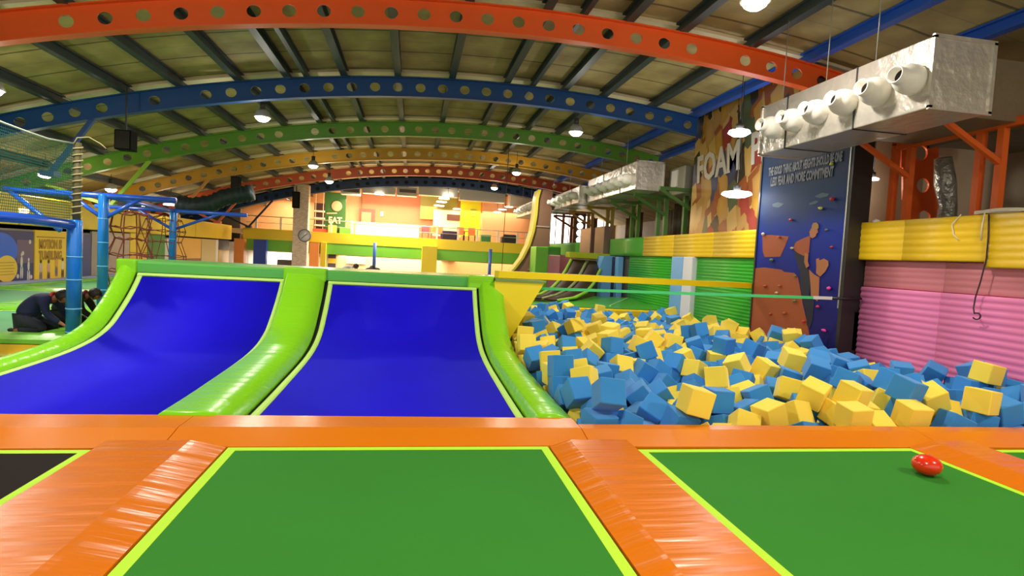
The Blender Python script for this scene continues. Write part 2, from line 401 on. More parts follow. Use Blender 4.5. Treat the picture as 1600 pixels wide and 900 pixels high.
# ------------------------------------------------------------------ ramps with blue mats
PROF = [(5.05, -.02), (5.8, -.02), (6.6, -.01), (7.4, .005), (8.0, .035), (8.5, .10), (8.9, .22), (9.2, .40), (9.5, .62), (9.72, .82), (9.88, 1.0)]
def smooth_prof(p, n=6):
    out = []
    for i in range(len(p)-1):
        p0 = p[max(i-1, 0)]; p1 = p[i]; p2 = p[i+1]; p3 = p[min(i+2, len(p)-1)]
        for k in range(n):
            t = k/n
            out.append(tuple(.5*((2*p1[c]) + (-p0[c]+p2[c])*t + (2*p0[c]-5*p1[c]+4*p2[c]-p3[c])*t*t + (-p0[c]+3*p1[c]-3*p2[c]+p3[c])*t**3) for c in (0, 1)))
    out.append(p[-1]); return out
SP = smooth_prof(PROF)
def normals(P):
    N = []
    for i in range(len(P)):
        a = P[max(i-1, 0)]; b = P[min(i+1, len(P)-1)]; t = Vector((b[0]-a[0], b[1]-a[1])).normalized(); N.append((-t.y, t.x))
    return N
SN = normals(SP)
def ramp_strip(P, N, sec, hi=None, lo=None, sk=None, smooth=True):
    """sec: list of (x, height above the ramp surface) swept along the ramp profile"""
    idx = range(len(P)); rings = []
    for i in idx:
        (y, z), (ny, nz) = P[i], N[i]
        if lo is not None and y < lo: continue
        if hi is not None and y > hi: continue
        dx = sk(y) if sk else 0
        rings.append([Vector((x + dx, y + ny*h, z + nz*h)) for x, h in sec])
    return MB().loft(rings, smooth=smooth)
blue_mat = mat('blue_mat', (26, 14, 220), .8, spec=.1, var=.1, vscale=1.2, bump=('noise', (25, 60, 60), .002))
lime_v = vinyl('lime_vinyl', (140, 220, 34), (.9, 9, 9), .016)
lime_d = vinyl('green_vinyl', (104, 194, 92), (3, 1, 1), .004)
lime_w = mat('pale_lime_webbing', (196, 240, 120), .7)
def ramp(x0, x1, label, bl, br):
    t = thing('ramp_trampoline', ((x0+x1)/2, 5.1, -.05), label, 'ramp trampoline')
    sk = lambda y: 0
    ramp_strip(SP, SN, [(x0+bl, .0), (x1-br, .0), (x1-br, .012), (x0+bl, .012)], hi=9.8).build('mat', blue_mat, t)
    ramp_strip(SP, SN, [(x0, -.01), (x0+bl+.002, -.01), (x0+bl+.002, .018), (x0, .018)], hi=9.82).build('border_webbing', lime_w, t)
    ramp_strip(SP, SN, [(x1-br-.002, -.01), (x1, -.01), (x1, .018), (x1-br-.002, .018)], hi=9.82).build('border_webbing', lime_w, t)
    yt, zt = SP[-5]; 
    MB().bar((x0, 9.80, .925), (x1, 9.80, .925), .05, .03, (0, -1, .8)).build('border_webbing', lime_w, t)
    # dark bed below the mat
    ramp_strip(SP, SN, [(x0-.12, -.06), (x1+.12, -.06), (x1+.12, -.02), (x0-.12, -.02)]).build('spring_cover', springs, t)
    return t
ramp(-4.19, -2.03, 'left ramp trampoline with curved bright blue mat', .07, .05)
ramp(-1.34, 1.10, 'right ramp trampoline with curved bright blue mat', .07, .07)
def ramp_pad(x0, x1, label, h=.10, sl=.12, m=None, sr=None, top=True, lo=None, name='ramp_pad'):
    sr = sl if sr is None else sr
    o = ramp_strip(SP, SN, [(x0, -.05), (x0, .02), (x0+sl*.85, h-.012), (x0+sl*1.15, h), (x1-sr*1.15, h), (x1-sr*.85, h-.012), (x1, .02), (x1, -.05)], lo=lo, smooth=True)
    return tag(o.build(name, m or lime_v), label, 'pad')
ramp_pad(-4.50, -4.23, 'lime green pad along the left side of the left blue ramp', sl=.06, sr=.12)
ramp_pad(-2.03, -1.40, 'glossy wrinkled lime green pad between the two blue ramps', sl=.05, sr=.2)
ramp_pad(1.14, 1.56, 'lime green pad between the right blue ramp and the foam pit', sl=.06, sr=.16)
# platform behind the ramps and its top pads
t = thing('ramp_platform', (-1.6, 10.4, FLZ), 'green topped platform at the head of both blue ramps', 'platform')
body = mat('plywood_side', (120, 90, 60), .7)
pr = [(y, z-.07) for y, z in SP] + [(11.3, .98), (11.3, FLZ), (5.12, FLZ)]
MB().prism([(a, b) for a, b in pr], -4.48, 1.38, 'X').build('body', body, t)
pb_ = MB()
pb_.loft([[Vector((x, y, z)) for y, z in ((9.86, .96), (9.84, 1.10), (9.90, 1.13), (11.28, 1.13), (11.34, 1.08), (11.34, .96))] for x in (-4.50, 1.38)])
pb_.build('top_pad', lime_d, t)
for x0, x1 in ((-4.51, -4.22), (-2.05, -1.38), (.95, 1.40)):
    MB().box(x0, x1, 9.80, 10.1, .93, 1.155, bev=.03).build('corner_pad', lime_v, t)
# flared yellow wall at the head of the pit
t = thing('flared_side_wall', (1.9, 10.4, -.05), 'bright yellow flared side wall of the ramp platform, leaning over the foam pit', 'side wall')
yv = mat('yellow_panel', (250, 226, 20), .45)
MB().prism([(1.40, -.3), (1.50, -.3), (1.66, .0), (2.26, 1.08), (1.40, 1.08)], 9.72, 11.2).build('panel', yv, t)
MB().prism([(1.41, 1.082), (2.27, 1.082), (2.30, 1.12), (1.41, 1.14)], 9.70, 11.25).build('top_pad', mat('olive_vinyl', (120, 150, 70), .35), t)

o = MB(); xs = np.linspace(-11.5, 9, 40)  # dark sheet added behind the last girder so its holes look dark
o.loft([[Vector((x, y, z)) for y, z in ((36.75, zb(x) + .02), (36.9, zb(x) + .02), (36.9, zb(x) + .7), (36.75, zb(x) + .7))] for x in xs])
structure(o.build('wall_dark_backing', mat('dark_navy_backing', (34, 38, 44), .7)))

# foam cube poses at rest (position in 5 mm steps, rotation in hundredths, colour)
CUBES = [
372,1017,54,34,-57,-37,0,544,1010,46,55,-44,43,1,1027,1013,20,-43,44,55,1,1197,1015,52,12,-65,11,1,898,1021,14,54,-46,-53,1,1057,1060,62,77,17,2,0,355,1159,23,60,71,-19,0,881,1119,38,34,-72,7,1,
746,1073,2,69,-5,17,1,938,1072,46,77,17,6,1,1446,1219,73,0,75,7,1,1258,1019,28,15,-5,-72,0,495,1090,1,47,-72,3,0,1121,1061,44,72,37,-32,1,1130,1013,-2,-62,-35,-42,0,1039,1318,55,-43,-43,29,0,
677,1156,11,-2,-71,-69,0,826,1100,-6,-9,-63,30,1,351,1292,54,46,-42,56,0,523,1024,-2,-50,58,-37,0,1035,1411,63,-12,-97,-14,1,885,1210,26,25,-58,-59,1,357,1018,-4,61,-44,50,0,715,1234,43,93,-29,4,1,
941,1391,38,17,12,18,1,691,1075,-23,-72,-49,-28,1,515,1204,6,-64,-14,-36,0,863,1395,45,40,87,8,1,778,1167,14,54,31,-47,0,1498,1419,31,-52,10,71,0,981,1668,60,-35,-61,57,0,1200,1020,2,72,-14,65,0,
355,1588,19,-39,-12,5,0,642,1489,6,-65,15,20,0,917,1085,2,-44,-42,-47,1,610,1664,47,65,3,-72,0,796,1496,11,58,32,5,1,1030,1201,48,-60,-8,36,0,1106,1155,56,52,17,-82,0,1082,1666,49,54,-25,-50,0,
397,1244,33,33,91,-19,1,412,1033,-12,0,26,76,0,593,1276,-8,76,-25,20,0,1421,1240,29,53,-49,42,0,757,1533,20,-9,30,25,0,695,1601,45,-12,-19,-16,0,948,1018,-6,21,66,21,1,350,1689,42,-60,-58,-39,1,
585,1511,13,-86,1,9,1,1080,1140,14,35,71,59,1,604,2069,57,-73,39,41,1,1410,1822,50,-16,94,-8,0,1374,1401,36,11,-2,-26,0,351,1279,6,70,-10,-69,0,1441,1136,25,-73,-39,-22,0,874,1806,46,54,56,39,1,
1086,2026,63,-10,64,-12,0,995,1366,19,-61,-31,-53,0,734,1132,-11,-19,-7,70,0,543,1653,31,36,-27,-66,1,505,1805,22,42,10,2,0,696,1522,1,70,-62,-9,0,1204,1358,43,-10,-17,46,0,812,1824,48,-35,-25,58,1,
1423,1958,57,-13,-11,95,1,1185,1420,47,-20,-63,-74,0,945,1785,39,13,54,-11,0,566,1414,-13,26,-84,36,0,460,1314,21,-66,72,-5,0,492,1531,19,-30,31,-89,0,349,1207,-5,65,-65,26,0,1429,2056,53,-23,-93,-24,0,
1510,1311,57,74,63,2,0,627,1746,58,64,-44,-28,1,679,1436,-22,-35,68,58,0,675,1132,-42,50,-24,67,0,420,1446,41,-64,50,41,0,1095,1388,61,68,51,-46,0,895,1270,7,68,30,46,0,466,2070,48,-3,62,-1,0,
719,1716,45,18,1,97,1,650,1798,75,71,29,-59,1,1341,1195,10,-10,0,-4,0,359,1427,41,43,-60,-45,1,1290,2170,61,53,59,30,1,845,1338,13,-18,14,-36,0,777,1459,-27,22,50,-65,0,926,1726,11,-46,-45,-29,0,
960,1674,11,-40,54,45,1,713,2134,40,-13,-19,46,1,853,1671,15,68,-18,14,1,376,1848,52,71,-5,67,1,1169,1071,8,39,63,0,1,551,2159,26,83,-38,25,1,787,2326,55,17,-72,-4,1,791,1283,9,-74,-30,53,0,
1085,1217,32,-64,-68,-3,0,1067,1528,33,68,16,39,0,1141,1267,37,-12,18,70,1,1455,2205,24,-80,8,-40,1,357,1151,-43,-26,52,47,1,531,1473,4,-67,6,73,0,787,1224,5,-81,-6,56,1,350,1340,26,71,-69,3,1,
1326,1934,13,-3,16,97,0,730,1207,-2,-13,63,-22,1,1063,1068,10,77,12,-4,0,1075,2087,50,-61,-37,-64,0,811,1891,53,67,27,-59,1,834,2952,16,16,-67,-8,0,1419,2548,44,36,36,-59,1,737,1522,-26,24,-54,78,0,
692,1310,-14,-83,27,-33,0,406,1335,32,-59,61,27,1,1400,2237,26,-42,-16,-83,1,1443,1687,12,-7,63,76,0,719,2883,11,-48,4,-85,0,497,1150,-26,54,79,10,0,614,1985,-3,-24,-43,-40,1,597,1647,0,59,78,-11,0,
455,1837,15,60,17,63,1,1531,1377,-5,81,34,-41,0,1280,1269,24,33,-87,29,0,1221,2530,42,-38,-54,-55,0,960,2264,33,10,54,76,1,444,2185,63,48,50,61,1,1566,1242,26,51,-38,-51,0,825,1066,-42,-86,-8,14,0,
880,1146,-4,25,67,5,0,1202,2055,30,-15,-17,90,0,1362,1868,17,57,-72,-18,1,360,1424,-9,-31,55,-70,0,1228,2141,37,66,-21,-70,1,1545,3237,26,39,45,-34,1,837,2152,17,-62,38,34,1,384,1106,-10,83,18,-23,0,
1347,3168,-11,-61,48,-8,0,596,2125,39,-20,-85,-24,0,843,2086,7,37,-23,87,0,407,1610,20,45,-58,59,0,404,1731,17,19,96,9,1,858,1738,12,74,41,50,0,667,1642,7,69,18,-57,0,514,1258,-4,-68,-58,27,0,
674,2042,2,-51,12,-84,1,1493,1250,57,-69,-6,-70,0,1225,2475,26,23,-5,-96,1,1491,2908,19,22,-21,-86,1,1170,3029,-7,-27,45,21,1,893,1364,-8,-83,32,-27,1,730,3137,27,-4,2,46,0,1143,3375,14,66,0,-74,1,
904,2867,9,53,-7,55,0,1089,2007,17,5,59,-28,0,1215,1281,39,-72,-43,-45,0,1419,3156,-8,12,84,14,1,1469,1584,-7,25,49,-71,0,733,1649,17,3,-22,-93,1,1099,1326,34,-14,-59,0,0,1432,1885,38,-27,40,-48,0,
1377,1731,22,7,-22,66,0,990,1104,-1,-6,-67,-16,1,906,3250,24,69,-30,-44,1,460,2130,43,-70,27,49,0,1081,2162,16,-28,41,32,1,1425,1342,-7,-1,-83,-22,0,1420,1074,49,37,-65,-57,0,1059,2391,13,-23,-17,-90,1,
471,2011,13,-10,53,-14,1,1092,2957,-4,35,13,84,1,789,1676,5,95,-9,5,0,528,2287,34,-42,-8,-30,0,354,1631,-13,-69,-61,-31,1,352,1762,14,-6,-72,0,1,1000,1807,8,-28,-67,-49,0,1168,2378,9,17,-84,48,1,
1031,2245,2,14,-1,-77,1,609,2065,4,-23,7,89,0,1063,1275,9,-43,-28,-53,0,664,1345,-36,55,-4,60,1,1294,2151,11,97,5,-17,1,853,1502,5,82,-52,-3,0,510,1762,-6,37,22,-69,1,460,1041,-32,-77,-6,-61,0,
1353,2186,12,10,9,59,1,1379,2602,17,48,30,-81,1,904,3320,32,-51,-29,-77,0,832,2665,-2,63,-44,62,0,1319,2322,26,72,39,-36,1,1412,1184,12,-13,72,-16,0,1404,2018,13,65,45,34,1,1439,1767,15,-39,42,-68,0,
650,1271,-31,-2,-79,-37,1,836,3313,25,-47,-55,-55,0,1386,2960,0,54,61,5,0,1433,2133,0,11,87,-9,0,1280,2056,-2,59,0,40,1,1174,1723,16,-82,-44,15,0,1016,1215,0,2,21,7,1,639,1060,-47,36,-7,-90,1,
614,2326,19,81,-5,-46,0,651,2172,40,49,-16,77,1,673,2157,-3,49,-54,-23,1,1168,2448,3,14,-6,-17,0,946,1609,-9,71,-12,-54,0,921,1107,-45,-53,26,72,0,1486,3265,0,-74,36,-55,0,1467,1998,54,39,-71,28,1,
1372,1812,4,10,-82,2,1,651,2923,9,-51,70,25,0,455,1949,6,14,-28,-83,0,534,2124,-13,-64,20,-65,0,353,1605,-59,-25,-27,-71,0,677,1192,-46,68,-11,-69,0,931,3199,9,71,3,-63,0,649,2834,4,19,43,-44,0,
954,1526,25,-30,66,13,0,774,2973,-11,-67,-59,-27,0,749,1889,-9,83,7,-6,0,837,1441,9,53,-10,-13,0,350,1352,-37,2,51,-85,1,621,1226,-41,25,4,-85,1,921,3083,-5,2,80,-6,1,1101,2279,-2,53,-63,40,0,
1182,2101,5,-72,-35,-56,0,1067,1753,15,-16,-96,12,0,820,3261,9,-9,-80,1,1,975,3053,10,79,-11,-58,0,1423,3239,-9,-9,-93,-31,0,1248,2000,-13,-5,-94,-30,0,604,2754,6,13,48,55,0,1086,3122,-11,-34,-21,-90,0,
1055,2729,-19,-55,14,-53,0,1339,2950,-36,63,-50,55,0,691,1700,0,-75,-15,-58,0,405,2080,-16,-62,-57,51,1,645,1569,1,-56,46,51,1,850,1818,0,5,77,-13,1,350,1703,-18,2,59,-79,1,1426,1404,-5,62,14,44,0,
1078,2832,-24,-61,3,50,0,1447,2844,-15,62,-59,12,1,982,2758,-6,-64,-3,-75,0,576,1022,-40,10,-86,-21,1,1178,3270,-19,44,-68,57,0,1388,3093,-40,-19,-48,-82,0,707,1588,-2,17,95,-12,0,414,2147,-13,-2,65,-12,1,
613,1441,-36,65,-66,-16,0,359,1073,-44,-39,-32,-68,0,1141,2037,-5,-19,14,90,0,866,3162,-4,-8,-18,-86,0,1298,1829,-5,-40,71,54,0,1422,2073,5,68,25,50,1,1381,1916,7,-2,77,-16,0,1317,3343,-24,17,-5,-77,0,
1309,3282,-42,25,-12,82,0,1058,2651,-28,75,-49,-7,0,937,1846,1,70,-27,10,1,1313,3178,-47,-54,-30,-39,1,934,2311,-4,21,-31,-80,0,1504,1195,17,73,-66,5,1,1264,1012,-23,15,-5,-68,0,1355,2261,54,43,42,-74,1,
1529,3301,10,-73,29,-61,0,822,3199,-15,52,67,-50,1,1244,2626,-2,20,94,18,0,848,2202,19,32,-59,63,0,437,2205,17,-2,69,18,1,697,2214,19,-31,90,-9,1,1009,1565,5,-45,66,54,0,706,3224,-1,-66,-26,65,1,
522,2598,53,-9,-58,79,0,612,1167,-2,15,33,47,0,658,3012,8,-37,13,-69,0,710,2818,-31,5,55,-28,0,1509,1663,-19,-41,-32,-80,1,1362,1246,-1,-14,-70,-68,0,750,3288,14,95,-18,15,0,1050,2294,0,7,98,10,0,
819,2029,-20,25,32,28,1,1315,1710,14,69,6,-62,1,714,2970,2,-21,-43,5,0,1135,2801,-25,56,-7,78,0,1023,2601,-31,3,41,70,0,1049,1679,7,64,44,33,0,1428,1638,-7,-15,-62,-71,0,1033,3079,-4,17,-14,-96,1,
1155,2972,-37,-17,62,36,0,1179,2521,-13,-8,65,28,1,464,1205,-36,58,-18,1,0,859,2904,-21,40,50,-51,0,662,2373,15,60,-15,35,0,1119,2684,-14,-66,-42,-56,1,889,2353,12,-8,-56,78,0,539,1549,-9,81,-54,7,0,
1040,3186,-7,22,38,3,0,1266,3018,-45,-81,-41,-19,0,998,2135,-7,-53,-1,-45,0,410,2271,-49,59,76,15,0,1042,1336,7,61,58,-42,1,615,2682,-3,-43,3,-44,0,829,2975,-29,0,69,24,0,972,2678,-18,20,-17,74,0,
489,2068,-2,-13,78,59,0,1171,1857,-5,24,-13,73,0,713,1775,-10,57,-31,73,0,475,1476,-2,43,52,-58,1,733,1273,-2,-57,-48,-62,0,1238,1074,0,-19,96,6,0,991,1226,-45,-52,-8,84,0,895,1167,-47,-66,71,13,1,
1395,3172,-49,0,-94,-18,1,1153,2862,-36,-55,4,-40,0,369,2201,-45,38,49,-54,0,764,1762,17,-20,-29,87,1,430,1151,-35,54,-50,-21,1,1029,3319,-20,46,-20,82,0,1250,3167,-48,-6,43,70,0,1309,1993,-5,40,37,-52,0,
1006,1718,11,-22,66,37,0,953,1226,10,-17,-93,3,0,1368,1352,-2,0,-15,61,1,671,1222,-5,-70,34,61,1,1321,1018,11,-48,22,51,0,552,2361,21,-21,47,-13,1,775,2680,-10,-79,-54,-23,1,652,2735,-28,3,-72,32,0,
1040,2787,-36,5,-85,23,0,1523,2705,10,-20,-67,53,0,686,1882,31,-56,77,26,1,1172,1999,16,64,3,-60,1,530,1936,-3,-50,23,-82,1,643,1859,-7,-16,48,68,1,1008,1036,-35,51,12,30,1,807,3109,-18,-78,-22,18,0,
870,3042,-21,49,-50,-16,1,1530,3097,-20,-40,60,59,0,686,2883,-32,59,-18,18,1,603,2514,-1,-43,10,-86,1,1265,2706,-24,41,71,-54,1,451,1784,-7,54,-31,-62,1,1033,1416,13,-42,-41,-58,1,409,1674,-40,-71,-11,-11,1,
1062,3368,-22,66,51,22,0,920,3135,-7,-12,0,65,1,850,2304,13,58,-66,45,1,1461,2611,28,24,-37,66,0,1335,3015,-53,-50,-83,-18,0,1428,2515,7,-6,-66,28,0,1032,2183,-8,21,93,11,0,1296,2378,-16,-8,-92,30,0,
1369,1978,4,13,67,-13,0,899,1931,-13,36,50,19,1,405,1670,10,58,0,80,1,358,1968,-46,4,-78,7,1,999,1624,5,4,-16,17,0,825,1614,-11,-15,32,86,1,1499,1723,-14,-40,62,65,0,994,1308,-35,-14,-40,23,0,
1116,1101,-16,56,11,74,1,853,3313,-22,64,30,-53,0,751,2862,-34,-25,43,-68,0,1263,3248,-39,-67,-15,-57,1,1123,2909,-37,-11,-26,41,1,1061,2885,-30,-24,3,-91,1,1193,3035,-50,42,-54,67,0,1358,2824,0,-76,53,35,1,
1090,2077,3,-19,-74,-8,0,411,2008,1,68,67,5,0,1463,2011,4,-73,1,63,0,595,1812,0,-18,-15,-95,0,350,2023,-48,-46,-49,-52,1,1377,1685,3,11,-78,-17,0,935,1407,-10,77,-34,47,0,1519,1453,-7,31,72,5,0,
353,1261,-41,0,-69,14,1,360,1763,-35,-63,38,57,1,380,2317,-34,-5,1,12,0,382,2376,-46,-84,-2,18,0,358,3219,-60,97,-16,7,1,367,3272,-61,-21,-72,-12,0,403,3312,-67,-42,55,-64,0,413,1736,-32,-12,-11,91,0,
428,2209,-33,20,71,-6,0,439,2395,-50,-52,31,68,0,413,2667,-56,-43,-25,16,0,408,2950,-62,27,-60,37,0,501,1319,-22,-14,98,5,1,494,1990,-26,32,-80,-47,0,493,2207,-42,34,60,-71,0,505,2333,-46,-71,-5,68,0,
493,2416,-47,-50,-58,-40,0,523,2571,-40,44,52,38,0,600,2782,-62,-8,0,73,0,600,2839,-64,51,46,57,0,564,2917,-67,78,12,-59,0,647,1749,-38,-8,-78,-10,0,657,1802,-25,59,49,-45,1,634,2055,-37,54,11,81,0,
675,2371,-45,76,62,-7,0,621,2650,-59,-25,76,59,0,656,2943,-71,-35,6,-76,0,708,3000,-74,9,-46,11,0,680,3132,-71,4,-66,-71,0,669,3202,-72,5,-63,23,0,659,3372,-67,7,56,-3,1,728,1640,-35,-64,52,36,0,
751,1839,-35,-13,2,-98,0,685,2122,-41,79,-16,-58,1,701,2294,-47,55,38,-50,0,732,3148,-73,-42,-59,-38,0,712,3315,-71,53,21,81,1,758,3374,-67,-2,60,-3,1,827,1315,-29,-4,-55,77,0,831,1423,-37,-23,-66,9,0,
844,1560,-38,9,-54,32,0,806,2355,-39,-76,-61,-12,1,823,2423,-52,-69,43,-38,0,800,2700,-51,78,33,-51,0,794,3104,-71,-17,-5,22,1,890,1022,-36,-63,21,65,1,926,1230,-32,-17,80,35,1,867,1685,-33,48,42,-30,0,
865,2373,-46,-17,-58,19,0,891,2688,-61,-57,14,-64,0,858,3308,-71,61,0,78,1,989,1379,-29,-69,-20,-58,1,965,1551,-35,-83,-1,-4,1,957,1680,-37,-68,-14,-68,0,1001,1728,-38,-55,-27,32,0,929,2780,-64,53,-44,-35,0,
926,2841,-52,1,2,-70,0,938,3299,-62,6,-18,-21,1,1047,1075,-37,25,-52,-73,0,1066,1133,-34,-25,-71,-64,1,1041,1420,-38,8,-12,75,1,1064,1755,-37,3,-58,15,0,1024,1795,-36,-48,26,-47,0,1031,2695,-56,44,55,-17,0,
994,2752,-58,-7,-12,71,0,1005,3101,-70,-21,-89,-13,0,1061,3318,-70,-61,53,47,0,1096,1428,-30,64,58,-36,0,1102,1999,-32,49,28,26,0,1183,1089,-38,20,-50,-83,1,1170,2460,-46,-23,-62,-43,1,1230,1387,-33,-11,2,72,1,
1274,2152,-36,57,-13,-80,0,1279,2206,-28,-14,-63,4,1,1243,2283,-41,-81,22,-31,1,1296,2426,-51,-15,-53,-2,1,1254,2541,-54,16,1,-67,0,1292,3127,-72,17,81,-6,0,1350,1177,-37,81,56,-6,0,1322,1703,-36,23,-57,53,0,
1353,1912,-38,-41,69,37,1,1308,2259,-42,-67,-22,-14,0,1358,2445,-48,55,-36,-66,1,1353,3129,-71,19,-9,94,1,1412,1171,-37,-71,-22,42,0,1418,1239,-21,54,-37,-49,0,1391,1740,-26,-60,10,-76,1,1397,2026,-35,55,40,-67,0,
1419,2502,-42,-39,-71,-9,1,1426,2972,-68,12,63,28,0,1404,3044,-68,-66,28,-68,0,1505,1177,-30,26,72,55,0,1456,1767,-33,74,-63,19,1,1454,1826,-37,49,-3,86,0,1460,1961,-36,-28,51,28,1,1493,2437,-43,-72,67,-7,0,
1476,2541,-51,-2,60,-6,1,1482,2984,-69,50,85,3,1,1517,3180,-73,19,71,10,0,1551,2929,-71,49,-35,71,1,1537,3363,-69,-53,19,53,0,418,1490,-4,56,-36,40,0,408,1548,-1,-51,-40,-23,1,379,1835,4,56,-35,57,1,
383,2263,7,16,-71,65,0,356,2320,15,-3,4,71,1,370,2409,-6,-58,63,40,0,373,2481,-24,6,38,-59,1,362,2540,-48,-22,-40,-84,0,360,2603,-12,-95,27,-2,0,356,2667,-15,-32,48,48,1,423,2779,-31,94,13,-26,0,
391,2827,-55,6,-66,-73,1,349,2901,-58,65,-65,28,0,360,2979,-43,-35,91,15,0,363,3045,-29,-20,-62,-49,0,372,3113,-34,64,-24,71,0,351,3221,-11,63,-3,4,1,351,3279,-13,99,-1,5,0,408,1224,-14,62,2,72,1,
409,1299,-4,-84,3,-14,1,447,1424,0,58,-20,-5,0,459,1571,-22,-94,-15,-23,0,438,1619,-20,21,-12,-58,1,452,1880,-27,-87,32,22,0,457,2266,-3,54,-53,-49,1,429,2331,6,24,-74,6,0,430,2387,3,-38,-48,-38,0,
440,2458,-17,36,58,-35,0,455,2536,-18,50,49,-52,0,435,2595,-26,9,73,16,1,452,2665,-9,-86,-27,41,1,487,2727,-20,21,68,-6,0,457,2844,-58,54,23,-53,0,395,2929,-8,52,-84,7,1,427,2968,-16,57,31,-62,0,
438,3017,-28,15,87,-16,1,465,3066,-51,62,51,-56,0,450,3133,-38,25,50,82,0,468,3215,-42,-64,-70,-11,0,452,3317,-27,-33,-13,92,0,464,1260,-22,-27,-13,59,0,486,1368,-16,-6,-22,77,1,537,1609,-36,24,77,58,0,
504,1643,-4,16,-42,-73,0,539,1811,-39,52,-44,14,1,475,1934,-37,9,43,-24,1,471,2121,-6,-61,36,43,1,535,2196,-17,11,88,30,1,509,2248,2,14,-68,-22,0,489,2322,2,20,96,12,0,502,2429,1,56,-30,64,1,
485,2482,-10,-13,72,-62,1,516,2581,8,-69,29,-40,0,519,2635,-15,53,-7,-81,0,534,2692,-46,68,-12,53,0,544,2771,-30,-51,-45,56,1,500,2836,-28,62,-60,-38,0,498,2895,-43,16,-1,60,1,504,2949,-40,-32,67,-42,0,
586,3032,-46,54,57,57,1,535,3075,-53,-11,-52,-70,1,514,3129,-38,66,44,-59,0,519,3207,-52,-77,11,-59,1,510,3268,-56,24,-65,-17,0,570,1133,-35,-8,46,-17,1,548,1208,-34,89,-2,-40,1,563,1360,-38,4,-46,54,1,
595,1559,-14,69,-62,25,0,598,1704,3,48,-41,67,1,571,1748,0,-57,48,57,1,584,2253,-5,-65,27,69,0,569,2402,-20,44,-25,65,1,550,2460,-7,-59,27,-52,0,549,2506,-37,18,44,64,0,579,2573,-11,60,-48,-34,0,
577,2652,-24,-70,-50,-6,0,593,2721,-44,79,-54,8,0,593,2804,-9,96,8,4,0,556,2858,-18,37,-61,62,0,555,2921,-18,-27,-73,60,0,652,3007,-53,-18,-75,-57,1,638,3062,-28,-37,-61,-44,0,591,3103,-42,65,37,-25,1,
565,3283,-25,36,55,-28,1,525,3325,-32,-38,43,30,1,680,1490,-38,-44,-23,68,0,636,1741,10,12,-77,16,1,664,1799,26,70,32,-58,0,690,1905,-14,62,56,-50,0,623,2127,-15,58,74,-31,1,630,2193,-19,9,60,62,1,
643,2307,-26,-23,24,-6,1,624,2368,-43,5,68,72,0,617,2456,-21,-66,-49,45,1,639,2510,-48,-70,58,-5,0,636,2599,-26,-74,8,-31,0,653,2801,-33,-4,-69,36,0,617,2892,-39,-3,93,31,0,676,2958,-28,-78,30,12,0,
728,3023,-30,48,-5,-86,0,688,3071,-21,-51,36,-49,1,642,3121,-25,-30,31,-50,1,655,3214,-23,-8,-66,11,1,638,3275,-48,-50,-43,70,0,626,3366,-27,-48,-40,-71,0,750,1724,-14,-70,-52,-12,0,766,1829,12,-3,-60,-4,1,
807,1939,-25,5,-50,-10,1,700,2296,5,44,-50,53,0,719,2352,-8,-84,0,52,1,777,2405,-16,73,-40,43,1,758,2454,-8,-79,55,17,1,804,2543,-27,68,49,16,0,781,2612,-20,4,-67,66,0,726,2943,-65,36,7,71,0,
786,3028,-38,-6,-96,5,1,750,3089,-34,-64,59,45,0,725,3159,-24,57,36,-60,0,704,3263,-42,35,32,-51,0,680,3321,-31,57,-6,22,0,737,3374,-21,79,-2,-60,0,800,1152,-30,-2,-80,23,1,796,1556,-11,46,-27,-40,1,
781,1644,-38,66,-65,25,1,807,1714,-23,-4,78,-25,1,820,1769,-21,14,95,-11,1,811,1881,4,-8,-3,78,1,725,1969,-39,32,-79,22,1,738,2148,-4,49,41,-32,0,731,2226,-19,5,-85,11,1,751,2285,-4,4,-73,-5,0,
791,2343,9,-62,-7,-72,0,843,2448,-7,-64,-50,-47,1,859,2504,-22,-19,80,5,0,883,2619,-53,7,-36,88,1,785,3168,-36,72,45,-44,0,756,3262,-28,36,38,-48,0,792,3316,-28,8,72,-19,0,827,3365,-72,-18,-80,-37,0,
910,1481,-33,-25,-33,-62,0,899,1582,-25,-29,83,-45,0,904,1799,-15,-80,12,56,1,910,1990,-3,58,-38,-66,0,811,2104,-29,0,67,55,1,792,2176,-21,30,-41,74,1,798,2235,-30,-8,50,-4,0,813,2293,-23,-1,-23,7,1,
885,2407,-13,71,5,61,0,909,2465,-11,-2,71,-35,1,899,2547,-51,-40,-87,-2,0,863,2720,-35,27,-34,77,0,836,2774,-56,22,46,-85,0,869,2836,-27,-85,-9,17,0,875,3002,-59,13,-89,-41,1,869,3089,-50,58,-5,-71,0,
850,3145,-52,51,-24,67,0,872,3208,-48,-16,17,-8,0,827,3259,-41,45,41,-42,0,888,3363,-45,-16,-35,50,1,1014,1164,2,-62,55,-34,0,977,1445,-6,3,-8,-97,0,959,1502,-24,35,55,40,1,966,1769,-14,76,28,-58,0,
963,1912,-17,-91,-28,-20,0,883,2087,-27,-72,-20,-24,1,861,2158,-27,-36,-65,-55,1,896,2204,-9,-46,-30,-81,0,870,2256,-18,-50,-64,50,1,981,2354,-18,15,74,5,0,949,2415,-38,-70,-17,68,0,922,2730,-28,41,46,-36,0,
927,2790,-16,-9,-1,-3,1,916,2897,-61,-58,72,-26,1,934,3009,-55,77,-40,-47,1,935,3070,-68,-25,-78,-2,1,916,3137,-60,-48,57,28,0,935,3194,-41,-76,20,60,0,889,3264,-31,-54,80,-1,1,916,3317,-16,-7,-17,48,1,
980,3365,-25,71,62,-2,1,1063,1230,-13,-67,65,32,0,1019,1492,8,4,18,-86,0,1022,1860,-40,1,-94,-27,0,1021,1900,-8,25,59,14,0,1038,1968,-4,-36,24,70,0,954,2248,-29,72,-34,-3,0,987,2283,-9,-6,-76,-28,0,
